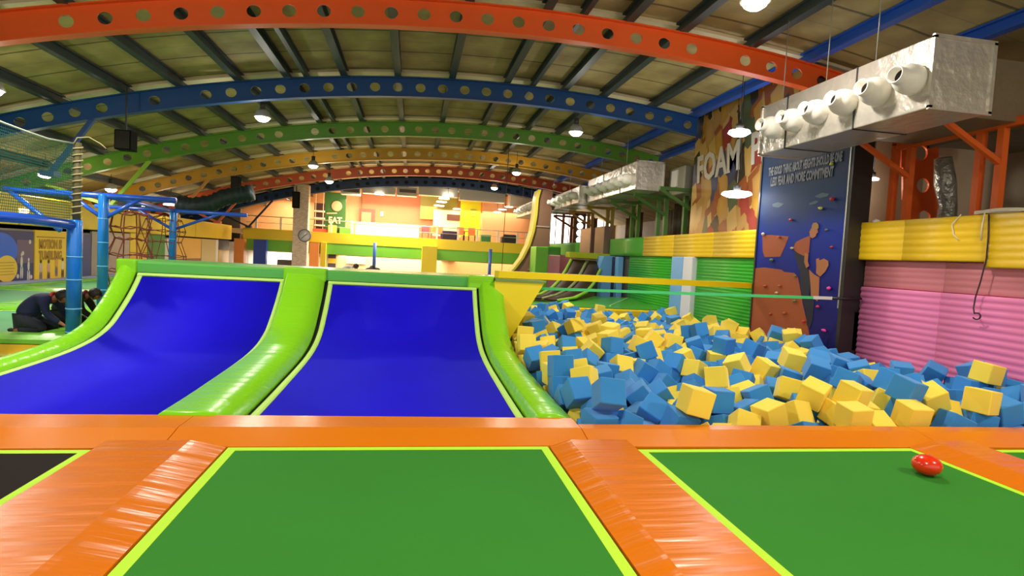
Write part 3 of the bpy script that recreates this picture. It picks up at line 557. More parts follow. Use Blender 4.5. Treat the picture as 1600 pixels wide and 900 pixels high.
1040,2356,-19,41,-30,49,1,1010,2416,-13,81,28,-47,1,1076,2563,-52,-68,56,-45,1,984,2859,-60,8,54,14,0,989,2981,-44,-28,14,87,0,983,3053,-46,33,58,-73,0,969,3120,-41,68,13,-39,0,989,3170,-53,-81,7,54,0,
966,3246,-61,-24,0,-42,1,1128,1191,-1,52,-6,-83,1,1126,1245,-6,72,20,64,0,1113,1294,-24,73,-60,25,0,1097,1358,-17,68,-58,35,0,1092,1408,15,-71,-34,60,0,1064,1475,-4,-10,-59,-30,0,1071,1554,-12,13,61,6,0,
1125,1733,-22,-51,0,1,0,1135,1796,-20,30,-71,-2,0,1096,2352,-31,51,-50,23,1,1137,2402,-25,-16,28,-92,0,1123,2743,-27,66,68,4,0,1098,2855,-65,-40,-80,23,0,1052,2957,-42,58,26,-47,1,1045,3013,-49,91,-14,36,0,
1064,3069,-44,-37,54,12,0,1046,3146,-57,41,23,61,1,1064,3197,-51,-38,16,-90,1,1077,3246,-34,-40,32,49,0,1129,3369,-38,66,-5,-74,1,1208,1257,-12,25,-45,25,0,1172,1318,8,-37,68,36,1,1150,1373,10,50,-47,67,0,
1147,1434,2,48,43,62,0,1129,1485,-3,19,1,-63,1,1216,1676,0,-9,-66,-24,1,1224,1886,-10,-14,-6,74,0,1190,1979,-25,-63,20,-59,0,1150,2137,-39,49,16,-82,0,1118,2180,-21,-54,-5,-81,0,1103,2237,-42,73,-59,-29,0,
1230,2353,-6,-41,-59,-18,0,1220,2415,-8,-57,-56,-35,0,1176,2639,-53,34,20,-22,0,1190,2717,-30,45,-52,20,0,1125,3038,-47,0,-84,-14,1,1127,3098,-37,-15,88,-9,0,1179,3150,-56,30,90,26,1,1233,3206,-73,-55,-57,58,1,
1189,3364,-39,-57,-43,-56,0,1261,1227,-5,-79,-18,40,0,1307,1256,-34,24,-27,-71,0,1239,1323,4,-57,79,-12,0,1241,1398,18,29,-70,-56,0,1198,1438,-8,-47,44,-48,1,1221,1496,-39,-98,-2,9,0,1191,1562,-9,-64,-37,-14,0,
1252,1610,-6,48,-72,24,0,1262,1721,-12,-80,-1,57,0,1257,1938,-18,61,-77,-12,0,1241,2106,-3,-58,58,45,0,1295,2210,19,63,-14,-75,1,1219,2225,-32,78,-21,53,1,1274,2445,0,32,-45,72,0,1228,2476,-36,88,41,20,1,
1243,2530,-7,3,62,14,0,1215,2589,-23,-79,2,54,0,1225,2672,-49,74,46,-43,1,1248,2908,-40,58,17,-56,0,1185,2932,-50,-15,-59,-34,1,1226,2979,-65,11,54,48,1,1278,3069,-72,-79,-53,25,0,1216,3296,-41,-19,34,-44,0,
1336,1057,-23,3,92,33,1,1313,1315,-3,61,29,-68,0,1287,1370,5,37,-66,-59,0,1260,1445,-33,-70,63,-16,0,1388,1458,-23,-29,-41,-54,1,1278,1550,-31,83,-35,-41,0,1277,1774,-22,-16,36,-68,1,1311,2087,-39,-14,-26,49,0,
1369,2127,-19,-10,78,36,1,1333,2200,-34,-10,-98,-1,0,1330,2258,12,-20,14,-73,1,1331,2314,-27,-32,-49,-68,1,1353,2362,-14,-71,14,-67,0,1356,2486,-18,24,68,15,0,1314,2545,-51,40,63,-4,0,1363,2609,-30,30,76,-41,0,
1278,2640,-47,-23,-46,-66,0,1273,2827,-46,-78,-46,24,1,1344,2852,-40,51,53,-66,0,1376,2893,-28,-50,6,81,0,1429,1055,2,7,-3,-98,0,1406,1109,-11,-30,54,74,0,1372,1297,-9,-44,52,51,0,1341,1409,-21,-92,-31,-17,0,
1351,1632,-20,-80,-2,-38,1,1388,2191,-42,-73,-60,19,1,1433,2243,-26,-13,35,-49,0,1436,2310,-44,0,-51,73,1,1403,2412,-15,74,61,20,1,1391,2557,-29,-45,52,71,1,1383,2662,-58,41,0,86,0,1299,2714,-59,-8,42,-67,1,
1426,2878,-48,-77,31,-52,1,1435,2941,-28,71,-28,-52,0,1397,3009,-28,-62,-1,64,0,1440,3112,-63,49,-43,24,0,1404,3283,-35,-25,91,31,0,1481,1047,8,47,49,-46,0,1483,1106,-4,-21,-48,39,0,1490,1256,7,28,-64,30,1,
1521,1599,-25,-74,-59,-5,1,1427,1824,4,-35,-67,-54,0,1454,1892,-14,64,-10,27,0,1444,1956,11,-9,-76,-25,1,1477,2067,-6,-30,62,-48,1,1467,2182,-20,-30,-22,-34,1,1464,2416,1,25,95,5,1,1508,2498,-11,66,9,-70,0,
1463,2584,-14,43,-11,5,1,1470,2638,-42,-34,-61,26,1,1490,2704,-36,76,-35,48,1,1520,2752,-28,-56,6,78,0,1530,2810,-32,55,57,-49,1,1508,2869,-32,-44,26,59,1,1485,2982,-18,59,-23,73,1,1517,3045,-36,63,0,-76,0,
1527,3155,-30,-36,-59,40,0,1523,3251,-34,-36,74,-43,0,1476,3287,-44,14,-27,91,0,1559,1022,-13,35,-71,-17,1,1568,1186,4,48,55,45,0,1524,1299,6,-20,-79,-26,0,1541,2616,-53,86,48,-2,0,1540,2938,-24,-6,61,-74,0,
1545,2985,-70,-71,28,45,0,1513,3340,-33,-49,-15,-12,0,415,2254,48,1,-51,-12,1,387,2455,21,-47,-25,81,0,349,2518,9,-66,67,20,1,354,2605,37,56,45,-51,1,357,2746,-55,60,3,70,0,440,2819,6,26,-38,40,0,
351,2867,-20,-31,23,66,1,352,3109,13,-64,7,-74,1,409,3200,-27,54,-61,-35,1,350,3366,-38,-93,-1,-2,1,418,1164,11,9,-70,37,1,410,1382,5,74,-30,-58,1,461,2551,30,-97,-18,2,0,513,2685,21,42,71,-50,1,
488,2786,-24,53,45,52,0,426,2877,-19,-62,29,-39,1,478,3008,11,55,-67,-37,0,480,3175,-11,-27,-57,41,0,488,3289,-3,79,43,-7,1,453,1214,11,-53,56,25,0,468,2405,45,69,32,-9,1,553,2713,-6,51,-1,-83,0,
542,2771,20,98,8,-3,0,494,2883,7,-50,56,-34,0,499,3019,-68,6,-6,95,1,519,3047,-12,-77,-11,46,0,520,1885,-36,-51,-70,-9,1,566,2317,-14,-41,-74,-33,0,521,2517,9,27,-76,-57,1,543,2834,30,31,-73,48,1,
583,2977,-61,14,-40,-5,0,582,3092,15,34,-13,-78,0,573,3214,-71,53,-14,-63,0,556,3371,-8,-69,-27,-16,0,603,2195,24,-25,-3,87,0,724,2706,-33,35,-51,-69,0,610,3165,-36,69,17,-68,0,608,3355,18,6,-81,6,1,
753,2562,-11,-61,-28,-61,0,752,2920,-27,-53,-19,-36,1,673,3362,12,96,-8,23,1,839,1944,16,56,-45,23,1,853,2591,-14,-12,40,54,0,913,2650,-28,56,-68,4,0,799,3375,-28,0,96,0,1,873,1869,-10,70,-69,-4,0,
933,2537,-3,-2,16,-17,1,975,2472,-29,78,7,-15,1,999,2536,-45,-22,-60,-5,0,1075,1820,-10,26,-50,-81,0,964,2049,-19,-87,27,-24,1,979,2205,-9,-9,-16,-30,0,1119,2607,-32,-56,-45,-68,1,947,2894,-21,-50,11,38,1,
997,2917,-29,-2,-56,38,1,1002,3219,-27,-60,-64,5,0,1181,1206,22,19,49,-78,0,1095,1644,-36,34,-68,54,0,1195,1790,-22,-25,60,-33,0,1155,2333,-26,-51,-51,35,0,1151,3290,-74,-45,7,-67,0,1131,1547,-11,-18,-55,45,0,
1178,1634,-21,-80,-47,-26,0,1120,2120,20,29,-59,48,0,1183,2268,-20,49,-38,34,0,1318,1467,-18,-82,-29,0,0,1414,2348,-6,48,13,-60,1,1357,2685,-24,88,-24,33,1,1404,2727,-42,31,-22,90,1,1401,2813,-45,-64,0,-49,1,
1471,3104,-22,-86,0,-50,0,1476,3158,-23,55,44,55,0,1471,3221,-38,-61,27,-6,1,1532,1063,22,65,-8,16,0,1471,2664,5,63,17,65,1,1455,3038,-16,47,-6,-33,1,1501,1336,-35,28,-74,-56,0,1567,2671,-8,-73,-37,55,1,]

# ------------------------------------------------------------------ red ball
t = MB().lathe([(.0, -.078)] + [(.102*math.sin(PI*k/14), -.078*math.cos(PI*k/14)) for k in range(1, 14)] + [(0, .078)], c=(3.97, 3.74, .081), n=28)
ball = t.build('ball', mat('red_ball', (240, 52, 18), .22, coat=.5))
tag(ball, 'small shiny red ball lying on the right green trampoline', 'ball')

# ------------------------------------------------------------------ foam pit
pitm = mat('pit_lining', (40, 60, 90), .9)
structure(bx(1.45, XW, 4.85, 17.05, FLZ, -.62).build('floor_pit', pitm))
MB_ = MB(); MB_.box(1.57, XW - .02, 17.02, 17.5, FLZ, -.02); MB_.prism([(17.02, -.02), (17.02, .03), (17.08, .07), (17.5, .08), (17.5, -.02)], 1.57, XW - .02, 'X')
tag(MB_.build('pit_end_pad', mat('yellow_vinyl', (245, 205, 30), .3)), 'yellow padded edge at the far end of the foam pit', 'pad')
NC = len(CUBES) // 7; NI = 300
foam_y = mat('yellow_foam', (255, 226, 80), .95, var=.06, vscale=4, sheen=.2)
foam_b = mat('blue_foam', (54, 142, 218), .95, var=.09, vscale=4, sheen=.2)
def cube_mesh(name, m, seed):
    rn = random.Random(seed); a = .124
    bm = bmesh.new(); bmesh.ops.create_cube(bm, size=2*a)
    for v in bm.verts: v.co += Vector([rn.uniform(-.005, .003) for _ in range(3)])
    bmesh.ops.bevel(bm, geom=bm.edges[:], offset=.008, segments=1, affect='EDGES')
    me = bpy.data.meshes.new(name); bm.to_mesh(me); bm.free(); me.materials.append(m); return me
CM = {0: [cube_mesh('blue_foam_cube', foam_b, k) for k in range(4)], 1: [cube_mesh('yellow_foam_cube', foam_y, k+9) for k in range(4)]}
stuff = MB(); items = []
for i in range(NC):
    x, y, z, q1, q2, q3, c_ = CUBES[7*i:7*i+7]
    q1, q2, q3 = q1/99, q2/99, q3/99
    q = Quaternion((math.sqrt(max(0, 1-q1*q1-q2*q2-q3*q3)), q1, q2, q3)).normalized()
    items.append((x/200, y/200, z/200, q, c_))
front = {0: [], 1: []}
for i, (x, y, z, q, c_) in enumerate(items[:NI]):
    if y < 5.2: front[c_].append((x, i))
rank = {}
for c_ in (0, 1):
    for k, (x, i) in enumerate(sorted(front[c_])): rank[i] = (k + 1, len(front[c_]))
def nth(n): return '%d%s' % (n, 'th' if 10 <= n % 100 <= 20 else {1: 'st', 2: 'nd', 3: 'rd'}.get(n % 10, 'th'))
for i, (x, y, z, q, c_) in enumerate(items):
    nm = 'yellow' if c_ else 'blue'
    if i < NI:
        o = bpy.data.objects.new('foam_cube', CM[c_][i % 4]); COL.objects.link(o)
        o.rotation_mode = 'QUATERNION'; o.rotation_quaternion = q; o.location = (x, y, z)
        o['category'] = 'foam cube'
        if i in rank:
            o['label'] = '%s foam cube against the orange pad, %s %s one from the left in that row' % (nm, nth(rank[i][0]), nm)
            o['group'] = '%s foam cubes in the row against the orange pad' % nm
        else:
            yb = ['just behind the front row', 'in the near part of the pit', 'level with the lower ramp bend', 'level with the flared yellow wall', 'level with the climbing wall', 'level with the white pillar', 'at the far end of the pit'][sum(y > k for k in (5.9, 7.1, 8.5, 10, 12.2, 14.8))]
            xb = ['by the left edge', 'left of centre', 'right of centre', 'by the right wall'][sum(x > k for k in (3.1, 4.9, 6.7))]
            R_ = q.to_matrix(); tl = math.degrees(math.acos(min(1, max(abs(R_[2][k]) for k in range(3)))))
            pose = 'lying nearly flat' if tl < 15 else 'tilted' if tl < 34 else 'on edge'
            o['label'] = '%s foam cube %s %s, %s' % (nm, pose if len(yb.split()) < 7 or 'nearly' not in pose else 'lying flat', yb, xb); o['group'] = '%s foam cubes %s, %s' % (nm, yb, xb)
    else:
        M = Matrix.Translation((x, y, z)) @ q.to_matrix().to_4x4(); me = CM[c_][i % 4]
        stuff.mi = 0 if c_ == 0 else 1
        stuff.add([M @ v.co for v in me.vertices], [list(p.vertices) for p in me.polygons], False)
o = stuff.build('foam_cube_heap', [foam_b, foam_y], recalc=False)
tag(o, 'rest of the small blue and yellow foam cubes heaped in the deeper and farther pit', 'foam cubes', kind='stuff')

# balance beam and slackline over the pit
o = MB(); a = Vector((1.45, 9.9, 1.20)); b = Vector((XW - .1, 12.3, 1.15)); o.bar(a, b, .16, .12)
tag(o.build('balance_beam', mat('yellow_beam', (252, 222, 20), .4)), 'long yellow padded beam crossing high above the foam pit', 'beam')
t = thing('slackline', (1.7, 10.2, .98), 'thin turquoise green slackline strap stretched above the foam pit below the yellow beam', 'slackline')
p0 = Vector((1.75, 10.2, .96)); p1 = at(1300, 466, 'X', 7.42); p2 = at(1346, 467, 'X', 7.98)
MB().bar(p0, p1, .012, .05).build('strap', mat('turquoise_strap', (70, 205, 120), .5), t)
MB().tube([p1, p1 + (p2-p1)*.5, p2], [.022, .03, .02], 8).build('ratchet', mat('dark_metal', (60, 58, 60), .35, .7), t)
MB().bar(p1 - Vector((.35, -.03, .005)), p1, .016, .055).build('sleeve', mat('white_strap', (220, 220, 210), .6), t)

# ------------------------------------------------------------------ padded right wall
def ribbed(x, y0, y1, z0, z1, rib, bulge, m, name, label, cat='wall pad', group=None, th=.07):
    n = max(1, round((z1 - z0) / rib)); prof = [(x - .001, z0)]
    for i in range(n):
        for k in range(5):
            f = (i + k/5) / n; prof.append((x - th - bulge*math.sin(PI*k/5), z0 + (z1-z0)*f))
    prof += [(x - th, z1), (x - .001, z1)]
    o = MB().prism(prof, y0, y1, 'Y', smooth=True).build(name, m)
    return tag(o, label, cat, group)
pink = mat('pink_vinyl', (240, 132, 186), .5, var=.05, vscale=2)
pink_shade = mat('shaded_pink_vinyl', (205, 122, 132), .5, var=.05, vscale=2)  # shadow of the yellow band put into the pink
yelw = mat('yellow_wall_vinyl', (240, 196, 24), .42, var=.06, vscale=2)
grw = mat('green_wall_vinyl', (52, 176, 30), .42, var=.08, vscale=2)
grd = mat('green_band_vinyl', (86, 172, 52), .42)
ys = [2.0, 3.4, 4.8, 6.2, 7.6, 9.2]
PN = ['behind the left half of the view', 'fourth from the dark gap', 'outside corner', 'by the hanging black cable, nearest in view', 'middle panel', 'next to the dark gap']
for i in range(1, 5):
    d = ['outside the picture, nearest the camera', 'at the right picture edge', 'below the hanging black cable', 'next to the dark gap beside the climbing wall'][i-1]
    ribbed(XW, ys[i], ys[i+1]-.012, -.6, 1.32, .1, .018, pink, 'wall_pad', 'pink ribbed wall pad ' + d, group='pink ribbed wall pads')
    ribbed(XW, ys[i], ys[i+1]-.012, 1.325, 1.795, .1, .008, pink_shade, 'wall_pad', 'pink upper padding with painted-in band shade ' + d, group='pink pads with painted shade', th=.03)
for i, (a, b) in enumerate([(3.6, 5.2), (5.2, 6.9), (6.9, 8.3), (8.3, 9.72)]):
    d = ['beyond the picture edge', 'lower hanging end at the right picture edge', 'with the white cable lying on top', 'beside the dark frame of the climbing wall'][i]
    ribbed(XW - .02, a, b-.012, 1.72 if i < 2 else ZB0, ZB1, .11, .01, yelw, 'band_pad', 'yellow band pad ' + d, group='yellow band pads right', th=.13)
for i, (a, b) in enumerate([(12.1, 14.4), (14.4, 16.8), (16.8, 19.2)]):
    d = ['nearest the climbing wall', 'under the cube mural', 'next to the green band'][i]
    ribbed(XW - .02, a, b-.012, ZB0, ZB1, .11, .01, yelw, 'band_pad', 'yellow band pad ' + d, group='yellow band pads right', th=.13)
ribbed(XW - .02, 19.2, 22.7, ZB0, ZB1, .67, 0, grd, 'band_pad', 'green band pad left of the yellow band, below the foil duct', th=.13)
ribbed(XW - .02, 26.5, 36.6, ZB0-.1, ZB1-.05, .67, 0, grd, 'band_pad', 'far green band pad on the upper floor edge behind the small ramps', th=.13)
ribbed(XW, 11.9, 15.35, -.6, ZB0, .085, .014, grw, 'wall_pad', 'green ribbed wall pad between climbing wall and white pillar')
ribbed(XW, 16.75, 20.6, -.6, ZB0, .085, .014, grw, 'wall_pad', 'green ribbed wall pad left of the light blue pillar')
tag(bx(XW-.22, XW-.02, 15.38, 15.95, -.6, 1.8, bev=.02).build('pillar_pad', mat('white_vinyl', (226, 226, 232), .4)), 'white padded pillar on the green wall', 'pillar pad')
tag(bx(XW-.22, XW-.02, 15.97, 16.72, -.6, 1.8, bev=.02).build('pillar_pad', mat('light_blue_vinyl', (118, 178, 238), .4)), 'light blue padded pillar left of the white one', 'pillar pad')
tag(bx(XW-.12, XW, 9.62, 9.8, -.6, 1.75).build('cladding_board', mat('grey_panel', (92, 86, 80), .5)), 'grey panel in the gap beside the climbing wall', 'panel')
tag(bx(XW-.14, XW, 9.22, 9.6, .15, .85).build('junction_box', mat('brown_box', (70, 46, 34), .6)), 'dark brown box low in the gap beside the pink wall', 'box')

# ------------------------------------------------------------------ climbing wall
XC = 7.70
t = thing('climbing_wall', (XC, 10.6, -.6), 'tall climbing wall painted with an orange rock and a climber under a blue sky', 'climbing wall')
def painted_sky():
    m = bpy.data.materials.new('painted_sky'); m.use_nodes = True; nt = m.node_tree; L = nt.links; b = nt.nodes['Principled BSDF']
    b.inputs['Roughness'].default_value = .6; b.inputs['Specular IOR Level'].default_value = .25
    tc = nt.nodes.new('ShaderNodeTexCoord'); sp = nt.nodes.new('ShaderNodeSeparateXYZ'); L.new(tc.outputs['Object'], sp.inputs[0])
    n = nt.nodes.new('ShaderNodeTexNoise'); n.inputs['Scale'].default_value = .9; L.new(tc.outputs['Object'], n.inputs[0])
    a = nt.nodes.new('ShaderNodeMath'); a.operation = 'MULTIPLY_ADD'; L.new(n.outputs['Fac'], a.inputs[0]); a.inputs[1].default_value = 1.0; L.new(sp.outputs['Z'], a.inputs[2])
    r = nt.nodes.new('ShaderNodeMapRange'); r.inputs[1].default_value = 0; r.inputs[2].default_value = 5; L.new(a.outputs[0], r.inputs[0])
    cr = nt.nodes.new('ShaderNodeValToRGB'); e = cr.color_ramp.elements; e[0].color = srgb(14, 16, 96); e[1].color = srgb(16, 20, 36)
    for p, c_ in ((.35, (12, 20, 112)), (.55, (10, 44, 150)), (.7, (10, 50, 94)), (.85, (16, 38, 66))): k = e.new(p); k.color = srgb(*c_)
    L.new(r.outputs[0], cr.inputs[0]); L.new(cr.outputs[0], b.inputs['Base Color']); return m
art = MB(); art.box(XC, XW-.02, 9.30, 12.0, -.6, 4.62)
def onwall(pts, mi, k):
    ps = [at(x, y, 'X', XC - .004*k) for x, y in pts]; art.mi = mi
    back = [p + Vector((.01, 0, 0)) for p in ps]; art.loft([ps, back], smooth=False)
cw = lambda pts: [(1160 + x/3.461, 300 + y/3.461) for x, y in pts]
onwall(cw([(70,412),(120,408),(210,420),(225,432),(280,438),(300,460),(312,520),(325,600),(345,690),(360,760),(366,880),(230,850),(60,800),(40,780),(52,640)]), 1, 1)
onwall(cw([(108,235),(150,232),(250,240),(232,290),(205,350),(120,352),(110,320)]), 1, 1)
onwall(cw([(275,272),(300,285),(345,320),(350,400),(372,470),(360,560),(388,590),(378,700),(362,740),(348,720),(345,650),(325,580),(312,500),(310,430),(300,400),(285,350)]), 2, 2)
onwall(cw([(276,300),(290,270),(330,250),(362,238),(366,250),(358,330),(330,345),(300,330),(280,315)]), 1, 3)
onwall(cw([(366,245),(362,215),(376,190),(392,186),(404,196),(408,218),(398,228),(396,240),(380,250)]), 3, 4)
onwall(cw([(374,185),(382,168),(398,164),(410,176),(410,196),(396,204),(380,200)]), 4, 5)
onwall(cw([(336,330),(356,335),(352,375),(360,400),(345,412),(334,380)]), 3, 5)
onwall(cw([(360,420),(385,445),(415,462),(412,560),(404,590),(370,560),(368,500)]), 3, 3)
onwall(cw([(398,362),(412,358),(416,370),(440,360),(462,372),(464,398),(448,430),(420,458),(398,440),(400,400)]), 3, 4)
onwall(cw([(160,66),(190,55),(225,64),(215,74),(195,85),(165,80)]), 5, 1)
onwall(cw([(390,24),(430,4),(470,10),(460,24),(420,34)]), 5, 1); onwall(cw([(360,62),(395,46),(412,52),(395,64),(365,72)]), 5, 1)
artm = [painted_sky(), mat('painted_orange_rock', (158, 76, 34), .6, var=.1), mat('painted_navy', (18, 20, 44), .6), mat('painted_skin', (170, 104, 60), .6),
        mat('painted_helmet', (150, 110, 50), .6), mat('painted_cloud', (52, 86, 104), .6)]
art.build('painted_board', artm, t)
pa = at(1202, 277, 'X', XC - .01); pbb = at(1318, 246, 'X', XC - .01)
wr = mat('grey_lettering', (118, 120, 124), .6)
def fitted(body, left_px, right_px, hpx, X, depth=.006, bold=.01):
    a = at(*left_px, 'X', X); b = at(*right_px, 'X', X); up = Vector((0, 0, 1))
    h = (at(left_px[0], left_px[1] - hpx, 'X', X) - a).z
    size = h / .7
    vs, fs = text_mesh(body, size, (0, 0, 0), (1, 0, 0), (0, 1, 0), depth, 1, bold=bold)
    w_ = max(v.x for v in vs); r = (b - a); k = r.length / w_
    return text_mesh(body, size, a, r, up - r.normalized()*(up @ r.normalized()), depth, k, bold=bold)
for body, l, r, h in (('THE GOOD THING ABOUT HEIGHTS SHOULD BE ONE', (1201, 275), (1316, 251), 12), ('LESS FEAR AND MORE COMMITMENT', (1204, 291), (1302, 275), 13)):
    q = MB(); q.add(*fitted(body, l, r, h, XC - .008)); q.build('lettering', wr, t, recalc=False)
fr = MB(); fr.box(XC-.02, XW-.02, 9.22, 9.30, -.6, 4.68); fr.box(XC-.02, XW-.02, 12.0, 12.05, -.6, 4.68); fr.box(XC-.02, XW-.02, 9.22, 12.05, 4.62, 4.68)
fr.build('frame', mat('dark_frame', (38, 36, 34), .4), t)
bx(XC-.03, XC-.018, 9.29, 9.32, .9, 4.6).build('edge_strip', mat('aluminium', (190, 190, 185), .3, .8), t)
rn = random.Random(5)
HC = {'y': (220, 220, 60), 'r': (200, 40, 40), 'm': (230, 60, 160), 'o': (170, 70, 40), 'c': (220, 190, 150), 'g': (90, 110, 50)}
for x, y, k in [(335,78,'y'),(485,38,'r'),(422,88,'y'),(482,298,'r'),(468,520,'m'),(440,748,'m'),(408,620,'r'),(330,700,'r'),(366,806,'r'),(178,775,'c'),(260,768,'o'),(228,655,'o'),(150,660,'o'),(96,740,'g'),
                (184,545,'c'),(122,508,'o'),(282,590,'g'),(200,508,'o'),(285,455,'g'),(158,368,'g'),(112,228,'c'),(268,303,'c'),(260,150,'r'),(198,244,'o'),(455,204,'g')]:
    px, py = (1160 + x/3.461, 300 + y/3.461) if (x, y) != (335, 78) else (1299, 256)
    p = at(px, py, 'X', XC - .03)
    MB().blob(p, rn.uniform(.035, .055), 1, (.7, 1.2, .7), .25, rn.random()).build('climbing_hold', mat('hold_' + k, HC[k], .5), t)

# ------------------------------------------------------------------ cube mural with FOAM PIT lettering
def mural_mat():
    m = bpy.data.materials.new('cube_print'); m.use_nodes = True; nt = m.node_tree; L = nt.links; b = nt.nodes['Principled BSDF']
    b.inputs['Roughness'].default_value = .16; b.inputs['Specular IOR Level'].default_value = .6
    tc = nt.nodes.new('ShaderNodeTexCoord'); mp = nt.nodes.new('ShaderNodeMapping'); mp.inputs['Scale'].default_value = (1, 1.9, 1.15); mp.inputs['Rotation'].default_value = (.35, 0, 0)
    L.new(tc.outputs['Object'], mp.inputs[0])
    v = nt.nodes.new('ShaderNodeTexVoronoi'); v.inputs['Scale'].default_value = 1.35; v.distance = 'CHEBYCHEV'; L.new(mp.outputs[0], v.inputs['Vector'])
    sp = nt.nodes.new('ShaderNodeSeparateColor'); L.new(v.outputs['Color'], sp.inputs[0])
    cr = nt.nodes.new('ShaderNodeValToRGB'); cr.color_ramp.interpolation = 'CONSTANT'; e = cr.color_ramp.elements
    e[0].color = srgb(176, 132, 66); e[1].color = srgb(70, 74, 96); e[1].position = .88
    for p, c_ in ((.2, (150, 84, 44)), (.34, (196, 156, 84)), (.52, (62, 52, 36)), (.62, (150, 58, 44)), (.72, (178, 132, 50)), (.8, (84, 92, 60))): k = e.new(p); k.color = srgb(*c_)
    L.new(sp.outputs[0], cr.inputs[0])
    mx = nt.nodes.new('ShaderNodeMix'); mx.data_type = 'RGBA'; mx.blend_type = 'MULTIPLY'; mx.inputs[0].default_value = .6
    r2 = nt.nodes.new('ShaderNodeMapRange'); r2.inputs[1].default_value = 0; r2.inputs[2].default_value = .7; r2.inputs[3].default_value = 1.1; r2.inputs[4].default_value = .55
    L.new(v.outputs['Distance'], r2.inputs[0]); L.new(cr.outputs[0], mx.inputs[6]); L.new(r2.outputs[0], mx.inputs[7]); L.new(mx.outputs[2], b.inputs['Base Color'])
    return m
t = thing('wall_mural', (XW-.05, 13.4, ZB1), 'big glossy printed mural of a heap of foam cubes with large pale lettering', 'mural')
bx(XW-.07, XW-.02, 11.1, 16.0, ZB1+.01, 6.05).build('print', mural_mat(), t)
q = MB(); XM = XW - .085
vs, fs = text_mesh('FOAM  PIT', 1.0, (0, 0, 0), (1, 0, 0), (0, 1, 0), .02, 1, bold=.02); w_ = max(v.x for v in vs)
a = at(1089, 286, 'X', XM); b = Vector((XM, a.y - 3.8, a.z + .2)); r = b - a
q.add(*text_mesh('FOAM  PIT', 1.06, a, r, (0, .1, 1), .02, r.length / w_ / 1.06, bold=.03))
q.build('lettering', mat('pale_lettering', (182, 172, 152), .4), t, recalc=False)

# ------------------------------------------------------------------ air ducts with nozzles
foil = mat('duct_foil', (214, 208, 198), .3, .6, bump=('noise', (5, 5, 5), .03), var=.06)
galv = mat('galvanised', (128, 112, 88), .5, .3, bump=('noise', (3, 3, 3), .02), var=.1)
whitep = mat('nozzle_white', (232, 228, 218), .4)
strapm = mat('dark_strap', (44, 42, 44), .6)
def duct(x0, x1, y0, y1, z0, z1, noz, label, m=foil, straps=(), r=(.19, .11), rods=(), side=.32):
    t = thing('air_duct', ((x0+x1)/2, y0, z0), label, 'air duct', 'foil covered air ducts')
    bx(x0, x1, y0, y1, z0, z1, bev=.015).build('duct_body', m, t)
    for yy in (y0, y1):
        f = MB()
        for a in ((x0-.02, x1+.02, z0-.02, z0+.03), (x0-.02, x1+.02, z1-.03, z1+.02), (x0-.02, x0+.03, z0, z1), (x1-.03, x1+.02, z0, z1)): f.box(a[0], a[1], yy-.02, yy+.02, a[2], a[3])
        f.build('end_flange', m, t)
    for y, z in noz:
        Mz = Matrix.Translation((x0 + .02, y, z)) @ Matrix.Rotation(math.radians(10), 4, 'Z') @ Matrix.Rotation(math.radians(4), 4, 'Y')
        n = MB(); R0, R1 = r
        n.lathe([(.01, .06), (R0*.9, .05), (R0*1.0, -.02), (R0*1.02, -.10), (R0*.97, -.18), (R0*.86, -.24), (R1*1.12, -.28), (R1, -.31), (R1, -side-.08), (R1*.88, -side-.08), (R1*.84, -.26), (.01, -.24)], (0, 0, 0), 'X', 24)
        n.v = [tuple(Mz @ Vector(p)) for p in n.v]; nz = n.build('nozzle', whitep, t)
        n = MB().lathe([(R1*.82, -.275), (R1*.82, -.265)], (0, 0, 0), 'X', 20); n.v = [tuple(Mz @ Vector(p)) for p in n.v]; n.build('nozzle_throat', springs, nz)
    for y in straps:
        s_ = MB()
        for a in ((x0-.012, x0, z0-.012, z1+.012), (x0-.012, x1, z0-.012, z0), (x1, x1+.012, z0-.012, z1+.012), (x0-.012, x1, z1, z1+.012)): s_.box(a[0], a[1], y-.012, y+.012, a[2], a[3])
        s_.build('strap', strapm, t)
    for y in rods:
        MB().tube([(x0+.03, y, z1), (x0+.03, y, zb(x0)+.5)], .008, 6).build('hanger_rod', mat('rod', (170, 170, 160), .4, .6), t)
    return t
noz = [(y + .12, 4.08) for y in (6.55, 7.12, 7.72, 8.32, 8.9, 9.48)]
duct(6.35, 7.25, 6.42, 10.05, 3.68, 4.58, noz, 'nearest big foil air duct with six white round nozzles, at the upper right', straps=(7.7, 9.3), rods=(7.4, 9.5, 8.4))
t = thing('air_duct', (7.9, 7.6, 3.8), 'plain grey duct trunk running from the big nozzle duct into the loft', 'air duct')
bx(7.26, 10.2, 6.9, 8.6, 3.78, 4.62, bev=.015).build('duct_body', galv, t)
g = MB()
for x in (7.3, 8.6): 
    for a in ((3.75, 3.79), (4.61, 4.65)): g.box(x-.03, x+.03, 6.87, 8.63, a[0], a[1])
    g.box(x-.03, x+.03, 6.87, 6.91, 3.75, 4.65); g.box(x-.03, x+.03, 8.59, 8.63, 3.75, 4.65)
g.build('flange', galv, t)
duct(6.75, 7.65, 17.2, 22.2, 3.85, 4.72, [(17.8 + .75*k, 4.2) for k in range(6)], 'second foil air duct with small nozzles, above the green band', straps=(18.6, 20.4), rods=(18.2, 20.8), r=(.18, .11))
duct(6.45, 7.35, 22.4, 28.0, 3.85, 4.5, [(23 + .85*k, 4.15) for k in range(6)], 'third foil air duct, lower and behind the second one', straps=(23.6, 25.2, 26.6), rods=(24, 27), r=(.16, .1))
duct(6.1, 7.0, 28.4, 34.5, 3.9, 4.55, [(29 + .9*k, 4.2) for k in range(6)], 'farthest foil air duct, next to the tall curved wall', straps=(30, 32), rods=(30.5, 33), r=(.16, .1))
